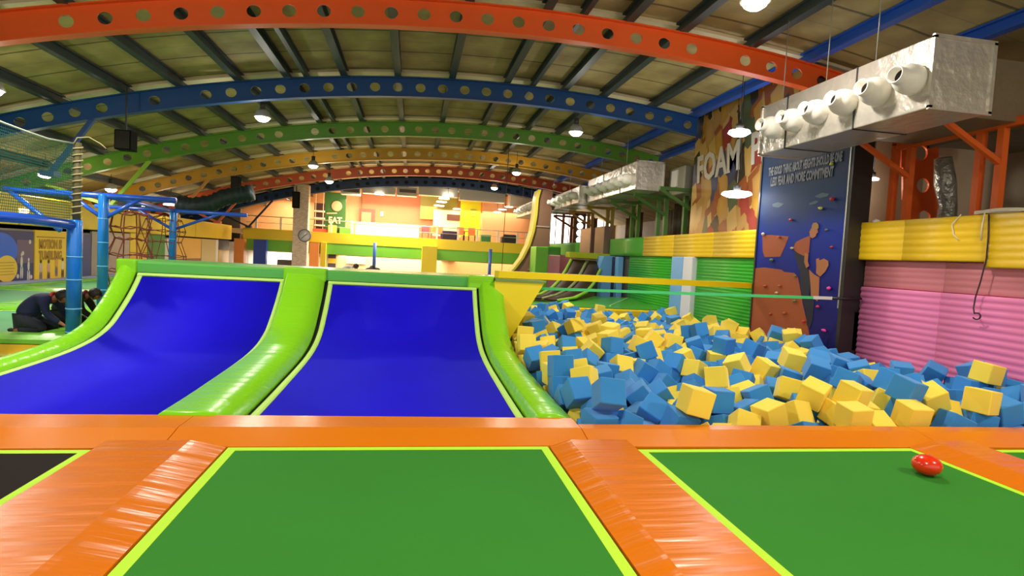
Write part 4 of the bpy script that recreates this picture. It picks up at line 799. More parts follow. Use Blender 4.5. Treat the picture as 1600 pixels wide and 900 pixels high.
bxo = MB(); bxo.box(7.9, 8.9, 16.3, 17.4, 3.7, 4.55, bev=.04); u_ = bxo.build('ventilation_unit', mat('grey_unit', (140, 134, 116), .5, .3))
tag(u_, 'grey ventilation unit box beside the cube mural', 'ventilation unit')
bx(7.86, 7.9, 16.7, 17.1, 3.95, 4.45).build('grille', mat('pale_label', (205, 200, 190), .5), u_)
# dark slats under the near duct and steel frames on the loft edge
def frame(y, color, label, x=8.3, arm=1.15, z1=3.85, w=.1, gap=.32, mname=None):
    t = thing('support_bracket', (x, y, ZB1-.05), label, 'duct frame', 'steel duct frames on the loft edge')
    m = mat(mname or 'frame_%d_%d_%d' % color, color, .45, var=.06)
    for k, yy in enumerate((y, y - gap)):
        bx(x-w/2, x+w/2, yy-w/2, yy+w/2, ZB1-.05, z1).build('post', m, t)
    MB().bar((x-arm, y-gap, z1), (x+.1, y-gap, z1), w*.8, w*.8).build('arm', m, t)
    MB().bar((x-arm, y-gap, z1-.02), (x, y-gap, z1-.62), w*.7, w*.7).build('brace', m, t)
    bx(x-w/2, x+w/2, y-gap-.05, y+.05, z1-.02, z1+.08).build('cross_piece', m, t)
    return t
ORF = (216, 92, 24)
frame(8.98, ORF, 'orange steel bracket frame nearer the climbing wall, carrying the big duct')
frame(7.42, ORF, 'orange steel bracket frame at the right, carrying the duct trunk')
o = MB(); o.bar((8.3, 9.0, 3.8), (8.3, 3.5, 3.8), .09, .12)
tag(o.build('loft_beam', MATS['frame_216_92_24']), 'long orange beam lying along the tops of the orange frames', 'beam')
for y, c_, l in ((16.9, (74, 112, 50), 'dark green bracket frame beside the mural'), (18.9, (80, 124, 54), 'green bracket frame under the second foil duct'),
                 (21.3, (90, 130, 52), 'green bracket frame above the end of the green band'), (24.2, (178, 148, 46), 'mustard bracket frame behind the small curved ramps'),
                 (27.0, (190, 140, 60), 'tan bracket frame above the far green band'), (30.0, (150, 84, 44), 'brown bracket frame near the bright loft windows')):
    frame(y, c_, l, z1=3.8, w=.13, gap=.6)
tag(MB().bar((8.3, 16.4, 3.78), (8.3, 23, 3.78), .1, .12).build('loft_beam', MATS['frame_80_124_54']), 'green beam lying along the tops of the green frames', 'beam')
# loft clutter: crumpled silver hose, posters and windows
o = MB(); o.tube([(9.75, 9.25, 2.45), (9.77, 9.27, 2.9), (9.65, 9.25, 3.3), (9.5, 9.2, 3.75)], [.17, .15, .18, .14], 9)
tag(o.build('foil_hose', mat('crumpled_foil', (170, 168, 156), .35, .5, bump=('noise', (9, 9, 9), .05))), 'crumpled silver foil hose standing behind the orange frames', 'hose')
o = MB(); rn = random.Random(2)
for k in range(3):
    o.tube([(8.02 + .07*math.sin(a), 6.75 + .42*math.cos(a), ZB1 + .03 + .015*k + .01*math.sin(3*a)) for a in np.linspace(0, 6, 24)], .009, 6)
o.tube([(7.94, 6.95, ZB1+.03), (7.93, 6.96, 2.3), (7.93, 6.96, 2.1)], .009, 6)
o.tube([(7.93, 7.3, ZB1+.02), (7.92, 7.42, 2.35), (7.92, 7.38, 2.2), (7.92, 7.3, 2.12)], .009, 6)
tag(o.build('white_cable', mat('white_cable', (225, 215, 195), .5)), 'coil of white cable lying on top of the yellow band', 'cable')
pts = [at(x, y, 'X', 7.93) for x, y in ((1545, 335), (1544, 370), (1541, 405), (1532, 440), (1524, 465), (1521, 482))]
lp = [at(1526 + 6*math.cos(a), 494 + 5*math.sin(a), 'X', 7.9 + .02*math.sin(a)) for a in np.linspace(-PI*.7, PI*.9, 12)]
tag(MB().tube(pts + lp, .010, 6).build('black_cable', mat('black_cable', (50, 30, 34), .5)), 'black cable hanging with a looped end in front of the pink wall', 'cable')
tag(MB().blob((7.99, 8.95, ZB1+.01), .1, 1, (.6, 1, .45), .15, 3).build('crumpled_paper', mat('paper', (225, 220, 210), .8)), 'crumpled white paper on top of the yellow band', 'paper')
gl = mat('bright_window', (255, 246, 232), .3, emis=((255, 244, 230), 3.2)); wf = mat('window_frame_dark', (70, 54, 44), .5)
for i, (x0, x1) in enumerate(((8.5, 9.6), (9.9, 10.85), (11.05, 11.75), (12.0, 13.2), (13.4, 14.8))):
    o = structure(bx(x0, x1, YB-.08, YB-.02, 2.7, 4.9).build('window_%d' % (i+1), gl))
    f = MB(); f.box(x0-.06, x0, YB-.14, YB-.02, 2.6, 5); f.box(x1, x1+.06, YB-.14, YB-.02, 2.6, 5); f.box(x0, x1, YB-.14, YB-.02, 4.9, 5.0); f.box((x0+x1)/2-.03, (x0+x1)/2+.03, YB-.12, YB-.02, 2.7, 4.9)
    f.build('window_frame', wf, o)
pn = MB(); pn.box(9.35, 10.05, 33.2, 33.3, ZB1-.05, 4.4)
t = thing('lamp_panel', (9.7, 33.2, ZB1), 'dark upright panel with a column of round white lights in the loft', 'panel')
pn.build('board', mat('dark_brown_board', (66, 44, 38), .6), t)
for k in range(4): MB().lathe([(.0, -.04), (.17, -.04), (.19, 0), (.0, 0)], (9.7, 33.18, 2.75 + .42*k), 'Y', 20).build('round_light', mat('round_lamp', (255, 250, 240), .3, emis=((255, 246, 235), 4)), t)
rn = random.Random(11)
for k, (x, y, c_) in enumerate([(9.3, 18.3, (104, 84, 66)), (10.1, 20.5, (128, 110, 92)), (9.6, 23.5, (96, 62, 44)), (10.4, 26, (132, 104, 84)), (9.2, 28.5, (110, 80, 60))]):
    nm = ['nearest the mural', 'second from the mural', 'behind the mustard frame', 'behind the tan frame', 'nearest the bright windows'][k]
    o = MB(); ys = np.linspace(y, y + 1.6, 22)
    o.loft([[Vector((x + .06*math.sin(j*1.3) + d, yy, z)) for d, z in ((0, ZB1-.04), (.02, ZB1-.04), (.02, 3.75), (0, 3.75))] for j, yy in enumerate(ys)], smooth=True)
    tag(o.build('plastic_curtain', mat('curtain_%d' % k, c_, .35)), 'crinkled brownish plastic curtain in the loft, ' + nm, 'curtain', 'curtains in the loft')
for k, (y0, y1) in enumerate(((22.8, 24.0), (24.6, 26.2))):
    o = tag(bx(7.7, 8.07, y0, y1, 1.85, 3.0, bev=.02).build('metal_cabinet', mat('brown_steel', (146, 118, 106), .35, .4)), 'brownish metal cabinet on the loft edge, ' + ('right one beside the green band' if k == 0 else 'left one of the pair'), 'cabinet')
for k, (x, y) in enumerate(((9.8, 19.5), (10.4, 17.2), (9.3, 10.6))):
    t = thing('loft_spotlight', (x, y, 3.55), 'small round white light glowing in the loft, ' + ['left one', 'right one beside the mural', 'behind the orange frames'][k], 'light')
    MB().lathe([(0, 0), (.11, 0), (.12, .03), (.08, .05), (0, .06)], (x, y, 3.5), n=14).build('lens', mat('spot_lens', (255, 250, 235), .3, emis=((255, 245, 225), 6)), t)
    MB().lathe([(.05, 0), (.05, .1), (0, .12)], (x, y, 3.56), n=10).build('housing', strapm, t)
    MB().tube([(x, y, 3.65), (x, y, zb(x)+.6)], .01, 6).build('cord', strapm, t)
    light('loft_light', 'POINT', (x - .3, y, 3.35), 26, (1, .93, .8), .1)

# ------------------------------------------------------------------ small curved ramps and blocks at the far end of the pit
t = thing('curved_ramp', (5.6, 20, .1), 'pair of small dark curved ramps with lime edges beyond the foam pit', 'ramp')
brown_mat = mat('brown_mat', (74, 52, 44), .6, bump=('noise', (8, 8, 8), .01))
lv2 = mat('lime_edge', (180, 232, 80), .35)
def rail(p): return [at(x, y, 'Y', Y) for x, y, Y in p]
Ys = (22.6, 21.6, 20.6, 19.6, 18.6, 18.0)
A_ = rail([(893,405,Ys[0]),(884,422,Ys[1]),(874,438,Ys[2]),(862,450,Ys[3]),(846,459,Ys[4]),(826,464,Ys[5])])
B_ = rail([(918,407,Ys[0]),(909,424,Ys[1]),(900,440,Ys[2]),(888,452,Ys[3]),(868,461,Ys[4]),(848,466,Ys[5])])
C_ = rail([(945,409,Ys[0]),(936,426,Ys[1]),(928,443,Ys[2]),(917,456,Ys[3]),(898,465,Ys[4]),(872,469,Ys[5])])
def sheet(P, Q, f0, f1, lift, th=.03):
    rings = []
    for p, q in zip(P, Q):
        a = p.lerp(q, f0) + Vector((0, 0, lift)); b = p.lerp(q, f1) + Vector((0, 0, lift)); d = Vector((0, th, -th))
        rings.append([a, b, b + d, a + d])
    return MB().loft(rings, smooth=True)
sheet(A_, B_, .1, .92, 0).build('mat', brown_mat, t); sheet(B_, C_, .1, .92, 0).build('mat', brown_mat, t)
sheet(A_, B_, -.08, .1, .03, .08).build('edge_pad', lv2, t); sheet(A_, B_, .92, 1.1, .03, .08).build('edge_pad', mat('silver_edge', (170, 180, 120), .3), t); sheet(B_, C_, .92, 1.08, .03, .08).build('edge_pad', lv2, t)
a, b = A_[0], C_[0]
MB().box(a.x - .1, b.x + .25, 22.6, 23.2, 1.62, 1.86, bev=.03).build('top_pad', mat('olive_top', (196, 200, 40), .25), t)
# body underneath
rings = []
for P in (A_, C_): rings.append([p + Vector((0, .08, -.08)) for p in P] + [Vector((P[-1].x, P[-1].y + .1, .2)), Vector((P[2].x, 20.45, .2)), Vector((P[2].x, 20.45, -.5)), Vector((P[0].x, P[0].y + .5, -.5)), Vector((P[0].x, P[0].y + .5, P[0].z - .08))])
MB().loft(rings).build('body', MATS['plywood_side'], t)
tri = [at(x, y, 'Y', 21.9) for x, y in ((944, 400), (961, 400), (961, 466), (918, 466))]
tag(MB().loft([tri, [p + Vector((0, .8, 0)) for p in tri]]).build('wedge_block', mat('light_blue_vinyl', (118, 178, 238), .4)), 'light blue tall wedge block right of the small curved ramps', 'block')
def blk(pxs, Y, dep, c_, name, label, cat='block'):
    ps = [at(x, y, 'Y', Y) for x, y in pxs]; x0 = min(p.x for p in ps); x1 = min(max(p.x for p in ps), XW - .03); z1 = max(p.z for p in ps)
    return tag(MB().box(x0, x1, Y, Y + dep, -.3, z1, bev=.03).build(name, mat('blk_%d_%d_%d' % c_, c_, .4)), label, cat)
blk([(966, 401), (986, 465)], 21.3, .6, (118, 178, 238), 'padded_block', 'light blue padded block left of the green ribbed wall')
blk([(961, 401), (966, 465)], 21.6, .5, (24, 30, 54), 'padded_block', 'narrow dark navy filler painted as the dark gap between two light blue blocks')  # shade of the gap between the blocks, put in as a dark solid
blk([(854, 398), (873, 450)], 25.0, 1.0, (246, 168, 180), 'padded_block', 'pink padded block left of the small ramps')
blk([(873, 398), (897, 450)], 25.3, .9, (226, 136, 150), 'padded_block', 'deeper pink padded block touching the small ramps')
blk([(838, 385), (854, 450)], 24.6, 1.2, (122, 208, 50), 'padded_block', 'lime green tall padded block beside the curved brown wall')
blk([(854, 385), (876, 396)], 25.2, 1.0, (60, 150, 34), 'padded_block', 'dark green padded block above the pink blocks')
# green deck pad in front of the small ramps
o = MB(); P4 = [at(826, 468, 'Z', .22), at(990, 474, 'Z', .22), Vector((XW - .05, 17.5, .2)), Vector((3.2, 17.5, .2))]
P4 = [Vector((3.6, 20.4, .24)), Vector((8.0, 20.4, .24)), Vector((8.0, 17.16, .10)), Vector((2.6, 17.16, .10))]
o.loft([P4, [Vector((p.x, p.y, .085)) for p in P4]]); tag(o.build('landing_pad', mat('green_landing', (84, 178, 62), .3)), 'green sloping landing pad between the foam pit and the small ramps', 'pad')
o = MB(); o.bar((6.3, 17.6, .13), (7.9, 20.2, .245), .05, .02); tag(o.build('seam_strip', mat('pale_green_strip', (170, 225, 150), .4)), 'pale seam strip running across the green landing pad', 'strip')

# tall curved wall
prof = [at(x, y, 'Y', 26.5) for x, y in ((842, 296), (838, 310), (836, 335), (832, 360), (825, 383), (815, 403), (802, 420), (788, 433), (770, 441))]
prof = [(p.x, max(p.z, .0)) for p in prof]
t = thing('warped_wall', (5.5, 26.5, 0), 'tall curved running wall with brown side panel and yellow edge, right of the cafe', 'warped wall')
MB().prism([(a + .12, b) for a, b in prof] + [(prof[-1][0], -.4), (6.35, -.4), (6.35, prof[0][1])], 26.6, 27.4).build('side_panel', mat('brown_side', (136, 100, 78), .55, var=.08), t)
e = MB(); e.loft([[Vector((a, y, b)) for a, y in ((x_, 26.5), (x_ + .12, 26.5), (x_ + .22, 27.45), (x_, 27.45))] for x_, b in prof], smooth=False)
e.build('running_surface', mat('yellow_edge', (212, 190, 60), .4), t)
for z in (.95, 3.0): MB().box(prof[0][0]-.3 if z < 2 else 5.6, 6.3, 26.56, 26.59, z, z+.06).build('batten', mat('pale_batten', (180, 160, 140), .5), t)
tag(MB().tube([(3.75, 24, 6.1), (3.72, 24, .0)], .014, 6).build('hanging_rope', mat('dark_cord', (110, 80, 60), .7)), 'thin dark rope hanging from the roof in front of the cafe', 'rope')

# ------------------------------------------------------------------ left side: deck, blue posts, nets
sidey = mat('deck_side_yellow', (235, 196, 40), .4)
t = thing('trampoline_deck', (-7.8, 9, FLZ), 'raised green play deck at the left with yellow front face', 'deck')
MB().box(XL + .01, -4.56, 9.0, 30, FLZ, -.07).build('body', MATS['deck_frame'], t)
MB().box(XL, -4.56, 8.9, 8.98, -.7, -.03, bev=.02).build('front_face', sidey, t)
MB().box(XL, -4.56, 8.86, 8.9, -.22, -.19).build('trim_line', mat('pale_yellow_line', (250, 236, 120), .4), t)
lm2 = vinyl('deck_lime_vinyl', (120, 196, 60), (3, 3, 1), .01)
for x0, x1, y0, y1, sl in ((XL, -4.56, 8.9, 9.35, .1), (XL, -4.56, 12.3, 12.9, .12), (XL, -4.56, 16.6, 17.3, .12)):
    o = MB(); o.loft([[Vector((x, y, z)) for y, z in ((y0, -.06), (y0, .01), (y0+sl, .06), (y1-sl, .06), (y1, .01), (y1, -.06))] for x in np.linspace(x0, x1, 12)])
    o.build('cross_pad', lm2, t)
for x0, x1 in ((-5.35, -4.56), (-8.1, -7.6), (XL, -10.4)):
    o = MB()
    for (a, b) in ((9.35, 12.3), (12.9, 16.6), (17.3, 30)): o.loft([[Vector((x, y, z)) for x, z in ((x0, -.06), (x0, .01), (x0+.1, .055), (x1-.1, .055), (x1, .01), (x1, -.06))] for y in (a, b)])
    o.build('length_pad', lm2, t)
gm2 = mat('deck_green_mat', (74, 150, 92), .7, var=.06)
for i, (x0, x1) in enumerate(((-7.6, -5.35), (-10.4, -8.1))):
    for j, (y0, y1) in enumerate(((9.35, 12.3), (12.9, 16.6), (17.3, 22))):
        trampoline(x0, x1, y0, y1, 0, gm2, 'muted green trampoline bed of the left deck, %s row, %s column' % (['front', 'second', 'third'][j], ['right', 'left'][i]), group='trampolines of the left deck')
blu = mat('blue_post', (20, 120, 214), .25, coat=.4); blu2 = mat('blue_beam', (30, 84, 200), .3, coat=.3)
rope_m = mat('beige_rope', (190, 176, 130), .8); netm = mat('red_brown_rope', (120, 52, 36), .8)
def post(x, y, z1, r, label, rings, z0=0):
    t = thing('net_post', (x, y, z0), label, 'post', 'blue posts of the rope course')
    MB().lathe([(r, z0), (r, z1-.02), (r*.9, z1), (0, z1)], (x, y, 0), n=20).build('pole', blu, t)
    for z in rings: MB().lathe([(r+.001, z-.008), (r+.006, z-.005), (r+.006, z+.005), (r+.001, z+.008)], (x, y, 0), n=20).build('joint_ring', mat('joint_ring', (120, 190, 235), .2), t)
    return t
p1 = post(-4.80, 9.27, 1.70, .095, 'thick blue padded post in front of the crouching children', (.08, .42, .84, 1.17), z0=.05)
o = MB(); o.tube([(-4.78, 9.27, 1.70), (-4.78, 9.27, 2.80)], .05, 10); o.build('upper_pole', mat('olive_pole', (96, 92, 56), .6), p1)
o = MB(); o.tube([(-4.78 + .062*math.cos(k*.6), 9.27 + .062*math.sin(k*.6), 1.72 + .0088*k) for k in range(120)], .011, 5); o.build('wound_rope', rope_m, p1)
o = MB(); o.tube([(-4.8, 9.2, 2.76), (-4.75, 9.2, 2.86), (-4.6, 9.2, 2.88), (-4.45, 9.2, 2.80), (-4.38, 9.2, 2.74)], .008, 5); o.build('wire_loop', rope_m, p1)
p2 = post(-6.45, 13.5, 2.36, .10, 'blue post with crossbar and braces behind the front post', (.35, .85, 1.35, 1.85))
p3 = post(-7.55, 20.0, 2.36, .11, 'farthest blue post with long crossbar, holding a rope net', (.6, 1.5))
def arms(t, y, x, l, r, zt, bl, br, zlow, w=.09):
    MB().tube([(l, y, zt), (r, y, zt)], w*.7, 10).build('crossbar', blu2, t)
    for b in (bl, br):
        if b is not None: MB().tube([(x, y, zlow), (b, y, zt - .02)], w*.5, 8).build('brace', blu2, t)
arms(p2, 13.5, -6.45, -8.3, -5.05, 2.33, -7.1, -5.75, 1.85)
MB().tube([(-8.2, 13.5, 2.3), (-7.1, 13.2, 1.55)], .05, 8).build('brace', blu2, p2)
arms(p3, 20.0, -7.55, -9.8, -5.35, 2.40, -8.6, -6.2, 1.8)
MB().tube([(-4.8, 9.27, 1.62), (-4.9, 8.4, 1.66), (-4.95, 7.4, 1.66), (-5.3, 6.4, 1.66)], .068, 14).build('beam', blu2, p1)
MB().tube([(-6.45, 13.5, 2.33), (-7.55, 20, 2.4)], .05, 8).build('beam', blu2, p2)
def ringnet(cx, cy, levels, label, seed):
    t = thing('rope_net', (cx, cy, .3), label, 'rope net', 'rope climbing nets')
    N = 8
    for z, r in levels:
        MB().tube([(cx + r*math.cos(2*PI*k/16), cy + r*math.sin(2*PI*k/16), z + .03*math.sin(k*2+seed)) for k in range(16)], .013, 5, closed=True).build('ring', netm, t)
    for k in range(N):
        a = 2*PI*k/N + .2*seed
        MB().tube([(cx + r*math.cos(a + .12*math.sin(i)), cy + r*math.sin(a + .12*math.sin(i)), z) for i, (z, r) in enumerate(levels)], .013, 5).build('strand', netm, t)
ringnet(-6.15, 14.0, [(2.05, .1), (2.0, .34), (1.7, .40), (1.45, .3), (1.1, .45), (.75, .48), (.4, .4)], 'red brown rope net by the second blue post', 0)
ringnet(-7.9, 20.2, [(2.25, .1), (2.1, .5), (1.75, .62), (1.4, .5), (.95, .66), (.5, .68), (.2, .6)], 'red brown rope net around the farthest blue post', 1)

def net_material():
    m = bpy.data.materials.new('green_netting'); m.use_nodes = True; nt = m.node_tree; L = nt.links; b = nt.nodes['Principled BSDF']
    b.inputs['Base Color'].default_value = srgb(24, 96, 76); b.inputs['Roughness'].default_value = .7
    uv = nt.nodes.new('ShaderNodeTexCoord'); sp = nt.nodes.new('ShaderNodeSeparateXYZ'); L.new(uv.outputs['Object'], sp.inputs[0])
    outs = []
    for ax in ('Y', 'Z'):
        d = nt.nodes.new('ShaderNodeMath'); d.operation = 'DIVIDE'; L.new(sp.outputs[ax], d.inputs[0]); d.inputs[1].default_value = .035
        f = nt.nodes.new('ShaderNodeMath'); f.operation = 'FRACT'; L.new(d.outputs[0], f.inputs[0])
        l = nt.nodes.new('ShaderNodeMath'); l.operation = 'LESS_THAN'; L.new(f.outputs[0], l.inputs[0]); l.inputs[1].default_value = .26; outs.append(l)
    mx = nt.nodes.new('ShaderNodeMath'); mx.operation = 'MAXIMUM'; L.new(outs[0].outputs[0], mx.inputs[0]); L.new(outs[1].outputs[0], mx.inputs[1])
    L.new(mx.outputs[0], b.inputs['Alpha']); return m
t = thing('safety_net', (-4.9, 8, 1.7), 'green safety netting hanging from a rope at the upper left', 'net')
tops = [at(-60, 160, 'Y', 7.2), at(0, 190, 'Y', 7.7), at(40, 205, 'Y', 8.2), at(75, 217, 'Y', 8.7), Vector((-4.8, 9.25, 2.78))]
o = MB(); bot = [Vector((-5.3, 6.4, 1.7)), Vector((-4.98, 7.3, 1.7)), Vector((-4.92, 8.0, 1.7)), Vector((-4.86, 8.6, 1.7)), Vector((-4.82, 9.2, 1.7))]
vs = tops + bot; o.add(vs, [(k, k+1, 6+k, 5+k) for k in range(4)]); o.build('netting', net_material(), t)
MB().tube(tops, .014, 6).build('edge_rope', mat('pale_rope', (190, 205, 180), .7), t)

# ------------------------------------------------------------------ left wall furnishings
def lpanel(y0, y1, z0, z1, c_, name, label, cat, out=.06, rough=.45, group=None, emis=None):
    z0 = max(z0, .0)
    m = mat('lp_%d_%d_%d' % c_, c_, rough, emis=emis)
    return tag(bx(XL, XL + out, y0, y1, z0, z1).build(name, m), label, cat, group)
ybl = mat('yellow_band_left', (238, 196, 30), .42, var=.06)
for i, (a, b) in enumerate(((12, 17.9), (18, 24.9), (25, 30.9), (31, 36.7))):
    tag(MB().box(XL-.02, XL+.16, a, b, 1.66, 2.5, bev=.03).build('band_pad', ybl), 'yellow band pad on the left wall, ' + ['above the blue poster', 'behind the second blue post', 'behind the farthest blue post', 'at the far end'][i], 'wall pad', 'yellow band pads left')
# raised yellow boards above the band at the picture's left edge
tag(bx(XL-.3, XL-.2, 12.5, 17.6, 2.5, 2.72).build('upper_board', ybl), 'mustard board above the band behind the green netting', 'board')
t = thing('wall_poster', (XL+.03, 17.2, .4), 'dark blue wall poster with blue and yellow ovals and small figures', 'poster')
bx(XL, XL+.05, 14.5, 18.72, .02, 1.5).build('sheet', mat('poster_navy', (44, 46, 110), .5, var=.15), t)
bx(XL+.05, XL+.055, 18.0, 18.7, .6, 1.25).build('mauve_patch', mat('poster_mauve', (108, 80, 118), .5), t)  # mauve patch on the navy sheet
def oval(y, z, ry, rz, x): return [[Vector((xx, y + ry*math.cos(2*PI*k/28), z + rz*math.sin(2*PI*k/28))) for k in range(28)] for xx in (x, x+.006)]
MB().loft(oval(17.35, .95, .68, .48, XL+.05)).build('blue_oval', mat('poster_blue', (30, 96, 226), .5), t)
MB().loft(oval(17.6, .46, .42, .36, XL+.056)).build('yellow_oval', mat('poster_yellow', (236, 190, 70), .5), t)
o = MB()
for k in range(5): o.box(XL+.062, XL+.066, 17.32, 17.9 - .05*(k % 2), .62-.08*k, .635-.08*k)
o.build('printed_lines', mat('poster_brown', (170, 110, 40), .5), t)
o = MB()
for y, z, s in ((18.2, .62, 1), (18.5, .5, .9)):
    o.loft(oval(y, z+.22*s, .035, .05, XL+.05)); o.loft(oval(y, z+.02, .05*s, .15*s, XL+.05)); o.loft(oval(y-.03, z-.28, .025, .17, XL+.05)); o.loft(oval(y+.04, z-.28, .025, .17, XL+.05))
for y, z in ((18.55, 1.2), (18.25, .88), (18.62, .2), (18.05, .24)): o.loft(oval(y, z, .05, .06, XL+.05))
o.build('printed_figures', mat('poster_white', (214, 200, 200), .5), t)
t = thing('wall_poster', (XL+.03, 19.5, .5), 'yellow wall poster with brown lettering and small children figures', 'poster')
bx(XL, XL+.05, 18.78, 20.30, .02, 1.55).build('sheet', mat('poster_gold', (246, 196, 50), .5), t)
bx(XL+.05, XL+.06, 18.85, 20.22, 1.34, 1.37).build('rule_line', mat('poster_brown', (170, 110, 40)), t)
for body, z, h in (('MOTION IS', 1.02, .26), ('TUMBLING', .70, .24)):
    vs, fs = text_mesh(body, h/.7, (0, 0, 0), (1, 0, 0), (0, 1, 0), .006, 1, bold=.02); w_ = max(v.x for v in vs)
    q = MB(); q.add(*text_mesh(body, h/.7, (XL+.054, 18.95, z), (0, 1, 0), (0, 0, 1), .006, 1.12 / w_, bold=.02))
    q.build('lettering', mat('poster_lettering', (176, 122, 30), .5), t, recalc=False)
for k, (y, z, s) in enumerate(((19.05, .40, 1.0), (19.42, .38, 1.05), (19.8, .52, 1.1), (20.12, .44, 1))):
    o = MB(); o.loft(oval(y, z+.24*s, .05*s, .06*s, XL+.05)); o.build('printed_head', mat('figure_dark', (70, 44, 40), .5), t)
    o = MB(); o.loft(oval(y, z+.06, .07*s, .15*s, XL+.05)); o.build('printed_body', mat('figure_body_%d' % k, [(206, 170, 190), (220, 150, 150), (226, 150, 80), (230, 210, 190)][k], .5), t)
    o = MB(); o.loft(oval(y-.03, z-.2, .03, .15*s, XL+.05)); o.loft(oval(y+.04, z-.2, .03, .15*s, XL+.05)); o.build('printed_legs', mat('figure_legs_%d' % (k % 2), [(120, 100, 120), (90, 60, 50)][k % 2], .5), t)
tag(bx(XL + .07, XL+.3, 14.5, 24, .062, .12).build('plinth_pad', mat('lavender_pad', (160, 160, 214), .4)), 'lavender low pad along the foot of the left wall posters', 'pad')
LP = [(20.42, 21.7, -.1, 1.5, (36, 58, 130), 'wall_panel', 'navy blue wall panel right of the yellow poster', 'panel'),
      (21.75, 22.6, -.1, 1.62, (160, 146, 140), 'wall_panel', 'silvery grey wall panel just right of the navy one', 'panel'),
      (22.65, 24.4, -.1, 1.62, (186, 158, 146), 'wall_panel', 'pinkish grey wall panel behind the first rope net', 'panel'),
      (24.45, 25.9, .9, 1.66, (240, 200, 40), 'wall_panel', 'yellow wall panel left of the green one', 'panel'),
      (24.45, 25.9, -.1, .88, (232, 170, 70), 'wall_panel', 'orange yellow low panel under the yellow one', 'panel'),
      (25.95, 27.6, -.1, 1.66, (56, 132, 50), 'wall_panel', 'green wall panel behind the farthest blue post', 'panel'),
      (27.65, 28.3, -.1, 1.5, (214, 206, 190), 'wall_panel', 'narrow white wall panel beside the green one', 'panel'),
      (28.35, 32.0, .6, 1.6, (240, 178, 64), 'wall_panel', 'orange yellow wall panel behind the farthest rope net', 'panel'),
      (28.35, 32.0, .15, .58, (150, 84, 54), 'bench', 'low reddish brown bench front on the left wall', 'bench'),
      (32.1, 34.2, -.1, 1.6, (206, 178, 110), 'wall_panel', 'tan wall panel left of the white post', 'panel'),
      (34.25, 34.7, -.1, 1.6, (226, 214, 196), 'white_post', 'slim white post beside the stair opening', 'post'),
      (34.8, 36.6, 1.05, 1.6, (60, 44, 34), 'stair_opening', 'dark opening above the yellow stair side', 'opening'),
      (34.8, 36.6, -.1, 1.04, (236, 190, 60), 'staircase', 'yellow stair side at the far left corner', 'stairs')]
for y0, y1, z0, z1, c_, n_, l_, k_ in LP: lpanel(y0, y1, z0, z1, c_, n_, l_, k_)
# dark duct drums and speakers hanging under the left roof
o = MB(); P_ = [at(x, y, 'Y', 25) for x, y in ((278, 318), (300, 322), (330, 318), (352, 308), (378, 304), (398, 300))]
rr = [.22, .3, .3, .3, .36, .3]
pts = []; 
for i in range(len(P_)-1):
    for k in range(6): pts.append(P_[i].lerp(P_[i+1], k/6))
o.tube(pts, [.33 + .03*math.sin(k*2.6) for k in range(len(pts))], 14)
tag(o.build('flexible_duct', mat('dark_teal_duct', (34, 50, 56), .5, bump=('noise', (4, 4, 4), .04))), 'dark ribbed flexible duct hanging under the roof at left', 'duct')
def speaker(px, py, Y, w, h, label):
    p = at(px, py, 'Y', Y); t = thing('hanging_speaker', p, label, 'speaker', 'black hanging loudspeakers')
    MB().box(p.x-w/2, p.x+w/2, Y, Y+.35, p.z-h/2, p.z+h/2, bev=.02).build('cabinet', mat('black_box', (10, 9, 8), .9, spec=.1), t)
    MB().box(p.x-w*.42, p.x+w*.42, Y-.01, Y, p.z-h*.44, p.z+h*.44).build('grille', mat('black_grille', (30, 28, 22), .9), t)
    MB().bar((p.x, Y+.17, p.z+h/2), (p.x, Y+.17, zb(p.x)+.5), .03, .03).build('hanger', strapm, t)
speaker(191, 218, 15.0, .36, .46, 'black loudspeaker hanging below the big blue girder at left')
speaker(367, 287, 26.5, .34, .62, 'black loudspeaker hanging under the mustard girder')
speaker(462, 312, 35.4, .40, .95, 'tall black loudspeaker hanging left of the brick column')

# ------------------------------------------------------------------ lamps
lens = mat('lamp_lens', (255, 252, 245), .4, emis=((255, 248, 236), 22))
refl = mat('lamp_reflector', (200, 198, 190), .35, .5); lbox = mat('lamp_ballast', (60, 58, 56), .5)
def highbay(x, y, z, label, w=LAMP_W, hang=True):
    t = thing('high_bay_lamp', (x, y, z), label, 'lamp', 'high bay ceiling lamps')
    MB().lathe([(0, -.11), (.09, -.10), (.15, -.06), (.185, .0), (.185, .012), (0, .012)], (x, y, z), n=24).build('lens', lens, t)
    MB().lathe([(.205, -.02), (.21, -.005), (.16, .12), (.08, .2), (.0, .2)], (x, y, z+.016), n=24).build('reflector', refl, t)
    MB().lathe([(.07, .2), (.07, .36), (0, .37)], (x, y, z+.02), n=14).build('ballast', lbox, t)
    MB().tube([(x, y, z+.38), (x, y, zb(x)+.5)], .01, 6).build('hanger', lbox, t)
    light('lamp_light', 'POINT', (x, y, z-.3), w*.28, (1, .93, .80), .12)
    l = light('lamp_light', 'AREA', (x, y, z-.13), w, (1, .93, .80), .36); l.data.shape = 'DISK'
    return t
LL = ['bright round lamp hanging by the big blue girder, left of centre', 'bright round lamp under the blue girder, right of centre', 'round lamp hanging below the mustard girder',
      'small round lamp low over the cafe side', 'small round lamp by the rust red girder at right', 'glaring lamp at the very top right of the view']
LZ = [4.78, 5.1, 4.75, 4.6, 5.2, 5.27]
